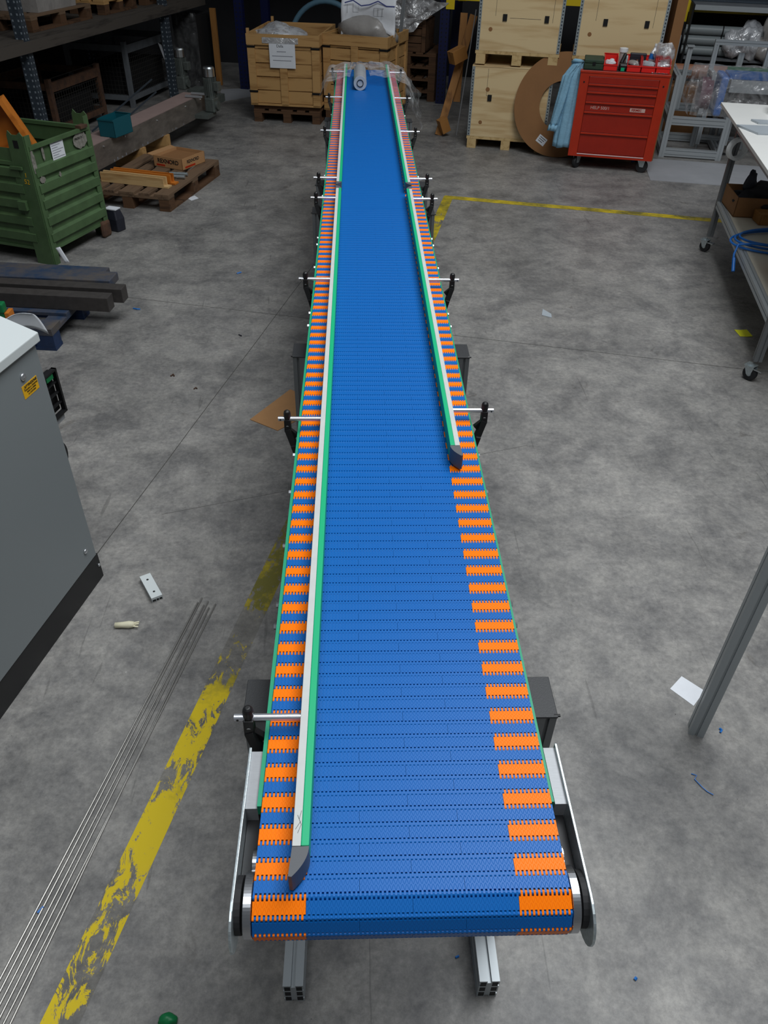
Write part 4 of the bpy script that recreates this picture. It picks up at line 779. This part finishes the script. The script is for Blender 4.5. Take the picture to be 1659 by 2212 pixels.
# shelf stock
for i, (y, z, lb) in enumerate(((0, .86, 'lowest grey plastic pipe of the bundle on the right rack'), (.0, .965, 'middle grey plastic pipe of the bundle on the right rack'), (0, 1.07, 'upper grey plastic pipe of the bundle on the right rack'), (.10, 1.01, 'rear grey plastic pipe of the bundle on the right rack'))):
    t = thing('grey_pipe', lb, 'pipe', bloc(5.86, -.30+y, z-.02), -15.2, 'bundle of grey pipes on the right rack')
    MB().lathe([(.050, 0), (.050, 1.7)], 24, (0, 0, 0), 'x').build('tube', 'greyp', t, smooth=False); MB().lathe([(.0515, .42), (.0515, .435)], 24, (0, 0, 0), 'x').build('strap', 'black', t)
t = thing('grey_shelf', 'grey steel shelf with shiny edge at top right', 'shelf', bloc(5.90, -.42, 0), -15.2); bx('board', 'greyfr', t, 0, 2.6, 0, .5, 1.29, 1.31); bx('edge', 'prof', t, 0, 2.6, -.03, 0, 1.26, 1.31); bx('lower_board', 'greyfr', t, 0, 2.6, 0, .5, .755, .78); bx('side', 'black', t, -.02, 0, 0, .5, 0, 1.31); bx('side', 'black', t, 2.6, 2.62, 0, .5, 0, 1.31); bx('back_sheet', 'black', t, 0, 2.6, .48, .5, 0, 1.29)
for i, (x, z, s_) in enumerate(((.62, .97, .24), (.98, .98, .27), (1.40, .97, .28), (1.85, .98, .26))):
    lump('bubble_wrap', ('first', 'second', 'third', 'fourth')[i]+' crumpled bubble wrap bundle from the left on the right rack shelf', 'bubble wrap', bloc(5.95+x, -.30, z-.05), s_, .17, s_*.95, 'bagmilk' if i % 2 else 'bubble', 30+i, .45, 'bubble wrap on the right rack', n=4)
t = thing('cardboard_tube', 'long brown cardboard tube lying low before the right rack', 'cardboard tube', bloc(5.55, -.62, 0), -15.2); MB().lathe([(.075, 0), (.075, 1.2), (.06, 1.2)], 28, (0, 0, .66), 'x').build('tube', 'brownp', t, smooth=False)
for x in (.1, 1.0): bx('trestle', 'tim', t, x, x+.06, -.1, .1, 0, .59)
t = thing('carton', 'brown carton on the floor behind the aluminium stand', 'cardboard box', floc(.10, 1.15), -RA); bx('box_body', 'carddk', t, 0, .5, 0, .4, 0, .52, bevel=.004); bx('tape', 'card', t, .22, .28, -.001, .401, .52, .521)
# floor boards
t = MB().prism([(3.03, 8.20), (3.20, 9.05), (5.6, 8.5), (5.4, 7.66)], 0, .004).build('floor_board', 'sheet', None); tag(t, 'light grey sheet lying flat on the floor under the aluminium stand', 'sheet')
t = MB().prism([(-1.83, 11.62), (-1.95, 12.42), (-1.45, 12.62), (-1.35, 12.1)], 0, .004).build('floor_board', 'sheet', None); tag(t, 'light grey sheet lying on the floor beyond the old conveyor motors', 'sheet')
t = MB().tube([(3.02, 8.86, .012), (3.12, 8.90, .012), (3.22, 8.98, .012), (3.24, 9.02, .012)], .008, 8).build('blue_hose', 'cable', None, smooth=True); tag(t, 'short blue hose end on the floor beside the red trolley wheel', 'hose')
# ------------------------------------------------------------------ white workbench
TB = Matrix.Translation((2.352, 4.07, 0)) @ Matrix.Rotation(R(-13.0), 4, 'Z')
def wloc(x, y, z=0): return tuple(TB @ Vector((x, y, z)))
tbn = thing('workbench', 'white topped aluminium workbench on castors at the right edge', 'table', wloc(0, 0), -13.0)
LT = 2.20; WT = .70
for x in (0.045, WT):
    for y in (0, LT): MB().prof('z', (x, y), .12, .98, .045, .09 if False else .045).build('leg', 'profd', tbn)
for z in (.40, .95):
    for x in (.045, WT): MB().prof('y', (x, z-.025), .023, LT-.023, .045, .05).build('side_rail', 'prof', tbn)
    for y in (0, LT): MB().prof('x', (y, z-.025), .07, WT-.023, .045, .05).build('end_rail', 'prof', tbn)
bx('shelf_board', 'cream', tbn, .068, WT-.02, .0, LT, .382, .402); bx('table_top', 'whiteboard', tbn, -.045, WT+.12, -.3, LT+.54, .978, 1.0, bevel=.001)
for x in (.045, WT):
    for y in (0, LT): castor(tbn, x-(.02), y-.02, .044, True, R(50))
cbx = thing('open_carton', 'brown open carton full of dark cloths on the workbench shelf', 'cardboard box', (2.835, 5.80, .404), -8)
for a in ((0, .55, 0, .006, 0, .14), (0, .55, .36, .366, 0, .14), (0, .006, 0, .36, 0, .14), (.544, .55, 0, .36, 0, .14), (0, .55, 0, .36, 0, .006)): bx('wall', 'carddk', cbx, *a)
lump('dark_cloths', 'heap of dark cloths and gloves in the open carton on the shelf', 'cloths', (3.12, 5.93, .50), .24, .15, .09, 'darkcl', 41, .5, n=4)
lump('dark_glove', 'dark grey glove standing up out of the open carton', 'glove', (2.97, 5.96, .60), .045, .03, .10, 'bagc', 42, .35)
t = thing('small_carton', 'small closed brown carton in front of the open carton', 'cardboard box', (2.955, 5.62, .404), -4); bx('box_body', 'tim', t, 0, .16, 0, .14, 0, .075, bevel=.003); bx('lid_seam', 'carddk', t, .0, .16, .065, .07, .075, .0755)
t = thing('lettered_wooden_box', 'orange brown wooden box with black lettering on the workbench shelf', 'wooden box', (2.625, 4.66, .404), -38); bx('box_body', 'owood', t, 0, .40, 0, .25, 0, .13, bevel=.002); bx('lid', 'owood', t, -.004, .404, -.004, .254, .131, .145); text('SER', .085, 'ink', t, (.085, -.001, .07), (R(90), 0, 0), bold=.002); bx('paper_label', 'paper', t, .02, .12, .05, .15, .1455, .146)
t = MB()
def coil(i, n=64):
    out = []
    for j in range(n+1):
        a = 2*PI*j/n; out.append((.42*math.cos(a)*(1-.035*i)+.02*i, .24*math.sin(a)*(1-.10*i)+.018*i, .008+.012*i+.0*a))
    return out
pts = []
for i in range(3): pts += coil(i)[:-1]
pts += [(.2, -.17, .035), (-.1, -.20, .04), (-.34, -.12, .045), (-.42, -.10, .03), (-.45, -.14, -.02), (-.46, -.20, -.09)]
t = thing('blue_cable', 'coil of blue cable hanging over the edge of the workbench shelf', 'cable', (3.02, 5.22, .406), 0)
MB().tube(pts, .0075, 8).build('coiled_cable', 'cable', t, smooth=True); MB().cyl((-.452, -.16, -.04), (-.46, -.22, -.11), .011, n=12).build('connector', 'cable', t)
t = thing('tape_roll', 'white tape roll hanging under the edge of the white workbench', 'tape roll', (2.875, 6.13, .80), (0, 0, R(10)))
A = [[Vector((r*math.cos(2*PI*i/36), y, r*math.sin(2*PI*i/36))) for i in range(36)] for r, y in ((.078, -.022), (.078, .022), (.058, .022), (.058, -.022), (.078, -.022))]
m = MB(); m.loft(A, False); m.build('tape', 'white', t); A = [[Vector((r*math.cos(2*PI*i/36), y, r*math.sin(2*PI*i/36))) for i in range(36)] for r, y in ((.0575, -.02), (.0575, .02), (.055, .02), (.055, -.02), (.0575, -.02))]; m = MB(); m.loft(A, False); m.build('core', 'white', t); MB().cyl((0, 0, .055), (0, 0, .15), .003, n=6).build('hook', 'galv', t)
for i, (x, y, z, rot, ln, lb) in enumerate(((2.74, 5.90, 1.001, -6, .5, 'near grey plate lying askew on the white workbench'), (2.90, 6.10, 1.001, -10, .45, 'far grey plate lying on the white workbench'))):
    t = MB().prism([(-.02, .02), (.06, -.22), (.6, -.22), (.6, .02)] if i == 0 else [(0, 0), (.03, -.10), (.5, -.10), (.5, 0)], 0, .012).build('grey_plate', 'greypl', None, loc=(x, y, z), rot=(0, 0, R(rot))); tag(t, lb, 'plate', 'grey plates on the workbench')
t = thing('carton_of_gloves', 'white carton with blue and red bands standing on the white workbench', 'box', (3.12, 6.32, 1.001), -25); bx('box_body', 'white', t, 0, .3, 0, .2, 0, .14); bx('blue_band', 'bluep', t, .03, .302, -.002, .0, .09, .14); bx('blue_top', 'bluep', t, 0.0, .302, 0, .2, .14, .1415); bx('red_band', 'binred', t, .04, .30, -.002, 0, .045, .08); bx('green_band', 'greenw', t, .03, .30, -.002, 0, 0, .02)
# right-hand near profile frame
t = thing('workstation_stand', 'grey aluminium profile frame whose leg stands at the right edge', 'metal frame', (1.18, 1.56, 0), -28)
for x, y in ((0, 0), (.75, 0), (.75, .6)): MB().prof('z', (x, y), 0, 1.05, .05, .05).build('leg', 'prof', t)
MB().prof('x', (0, 1.075), -.025, .775, .05, .05).build('top_bar', 'prof', t); MB().prof('y', (.75, 1.075), .025, .625, .05, .05).build('top_bar', 'prof', t)
t.rotation_euler = (0, 0, R(-20))
# ------------------------------------------------------------------ things on the floor
t = MB().prism([(-.583, 3.574), (-.386, 3.90), (-.17, 3.73), (-.424, 3.464)], .0, .004).build('hardboard_sheet', 'hard', None); tag(t, 'brown hardboard piece on the floor half under the conveyor', 'board')
ap = thing('profile_offcut', 'short pale aluminium profile offcut with two holes on the floor', 'profile offcut', (-.846, 2.268, 0), 30.5)
b_ = bx('offcut_body', 'cabtop', ap, -.0225, .0225, -.074, .074, .014, .025)
for x in (-.0225, -.006, .006, .0195): bx('web', 'prof', ap, x, x+.003, -.074, .074, 0, .014)
for y in (-.04, .04): MB().cyl((0, y, .0251), (0, y, .0254), .005, n=12).build('hole', 'slot', ap)
t = thing('torn_glove_finger', 'torn cream rubber glove finger on the floor near the grey cabinet', 'glove', (-.945, 2.062, .012), 3)
MB().lathe([(.006, 0), (.011, .002), (.012, .03), (.015, .055), (.012, .072), (.004, .078)], 14, (0, 0, 0), 'x').build('finger', 'skin', t, smooth=True)
for i in range(3): MB().beam((.068, (-.008, 0, .008)[i], 0), (.092, (-.013, .002, .012)[i], .0), .006, .003).build('torn_strip', 'skin', t)
RD = Vector((-.36, -1.215, 0)).normalized()
for i, (x, y) in enumerate(((-.645, 2.19), (-.632, 2.215), (-.618, 2.175), (-.604, 2.195), (-.572, 2.18), (-.596, 2.16))):
    a = Vector((x, y, .0045+.0*(i % 2))); bnd = Vector((-.965+.017*i, .72, .0045)); d = (bnd-a).normalized()
    o = MB().cyl(a, a+d*2.1, .0032, n=10).build('steel_rod', 'steelrod', None); tag(o, 'thin steel rod in the bundle lying on the concrete left of the yellow line', 'steel rod', 'bundle of thin steel rods on the floor')
pw = MB().prism([(1.147, 1.739), (1.209, 1.796), (1.272, 1.728), (1.208, 1.662)], .0006, .0012).build('paper_note', 'paper', None); tag(pw, 'small white paper on the floor beside the right profile leg', 'paper')
t = MB().grid(lambda u, v: Vector((2.553+.08*u, 4.622+.1*v-.01*u, .002+.012*max(0, u-.5))), 6, 4).build('sticky_note', 'yellownote', None, solid=.0006); tag(t, 'bright yellow note on the floor under the white workbench', 'note')
t = MB().prism([(-1.577, 7.42), (-1.52, 7.50), (-1.47, 7.42), (-1.525, 7.35)], .0006, .0016).build('paper_note', 'paper', None); tag(t, 'small white paper scrap on the floor by the brown pallet', 'paper')
t = MB().prism([(1.28, 4.93), (1.305, 5.03), (1.35, 4.95), (1.34, 4.89)], .0006, .003).build('paper_scrap', 'greypl', None); tag(t, 'folded grey paper scrap on the open floor right of the conveyor', 'paper')
def scrap(name, label, m, x, y, pts, r=.0018, group=None):
    t = MB().tube([(a, b_, .003+.002*(i % 2)) for i, (a, b_) in enumerate(pts)], r, 5).build(name, m, None, loc=(x, y, 0)); tag(t, label, 'scrap', group)
scrap('blue_thread', 'long blue plastic shaving on the floor right of the conveyor nose', 'bluep', 1.115, 1.37, [(-.01, .02), (.005, .012), (-.006, .0), (.008, -.03), (.02, -.045), (.035, -.058)], .0016)
scrap('blue_chip', 'blue plastic chip on the floor beside the profile leg base', 'bluep', 1.262, 1.548, [(0, 0), (.008, .008), (.004, .016)], .004)
scrap('blue_chip', 'blue shaving on the floor just right of the conveyor end plate', 'bluep', .560, 1.195, [(0, 0), (.012, .004), (.024, .0), (.03, .006)], .003)
scrap('blue_chip', 'small blue chip on the floor below the belt nose on the right', 'bluep', .74, .78, [(0, 0), (.006, .005)], .004)
scrap('blue_chip', 'blue shred on the floor left of the steel rods', 'bluep', -.90, .985, [(0, 0), (.012, .016)], .004)
scrap('blue_chip', 'blue chip on the floor near the blue pallet corner', 'bluep', -1.53, 4.99, [(0, 0), (.03, -.015), (.05, -.012)], .005)
scrap('blue_chip', 'blue chip on the open floor left of the far conveyor', 'bluep', -.90, 5.62, [(0, 0), (.03, .02)], .006)
scrap('dark_blue_chip', 'dark blue chip near the crossing of the two floor joints', 'bagc', -.765, 4.60, [(0, 0), (.02, -.02)], .004)
scrap('blue_chip', 'pale blue chip on the floor under the conveyor nose', 'bluep', .265, .845, [(0, 0), (.01, .003)], .003)
scrap('brown_chip', 'rusty brown flake on the open floor left of the conveyor', 'rust', -1.10, 4.05, [(0, 0), (.012, .02), (.02, .0)], .005)
scrap('brown_chip', 'small curled brown flake nearer the long floor joint', 'rust', -.94, 3.90, [(0, 0), (.010, .014), (.018, .004)], .004)
t = lump('green_plug', 'dark green plastic plug on the floor at the bottom edge', 'plug', (-.483, .71, .012), .024, .016, .02, 'greenw', 50, .2)
t = lump('wooden_end', 'rusty brown block at the left edge beside the steel rods', 'block', (-1.03, .93, .02), .03, .05, .035, 'rust', 51, .1)
for o in bpy.data.objects:
    if o.type == 'MESH' and o.parent is None and 'label' not in o and o.get('kind') is None: print('UNLABELLED', o.name)
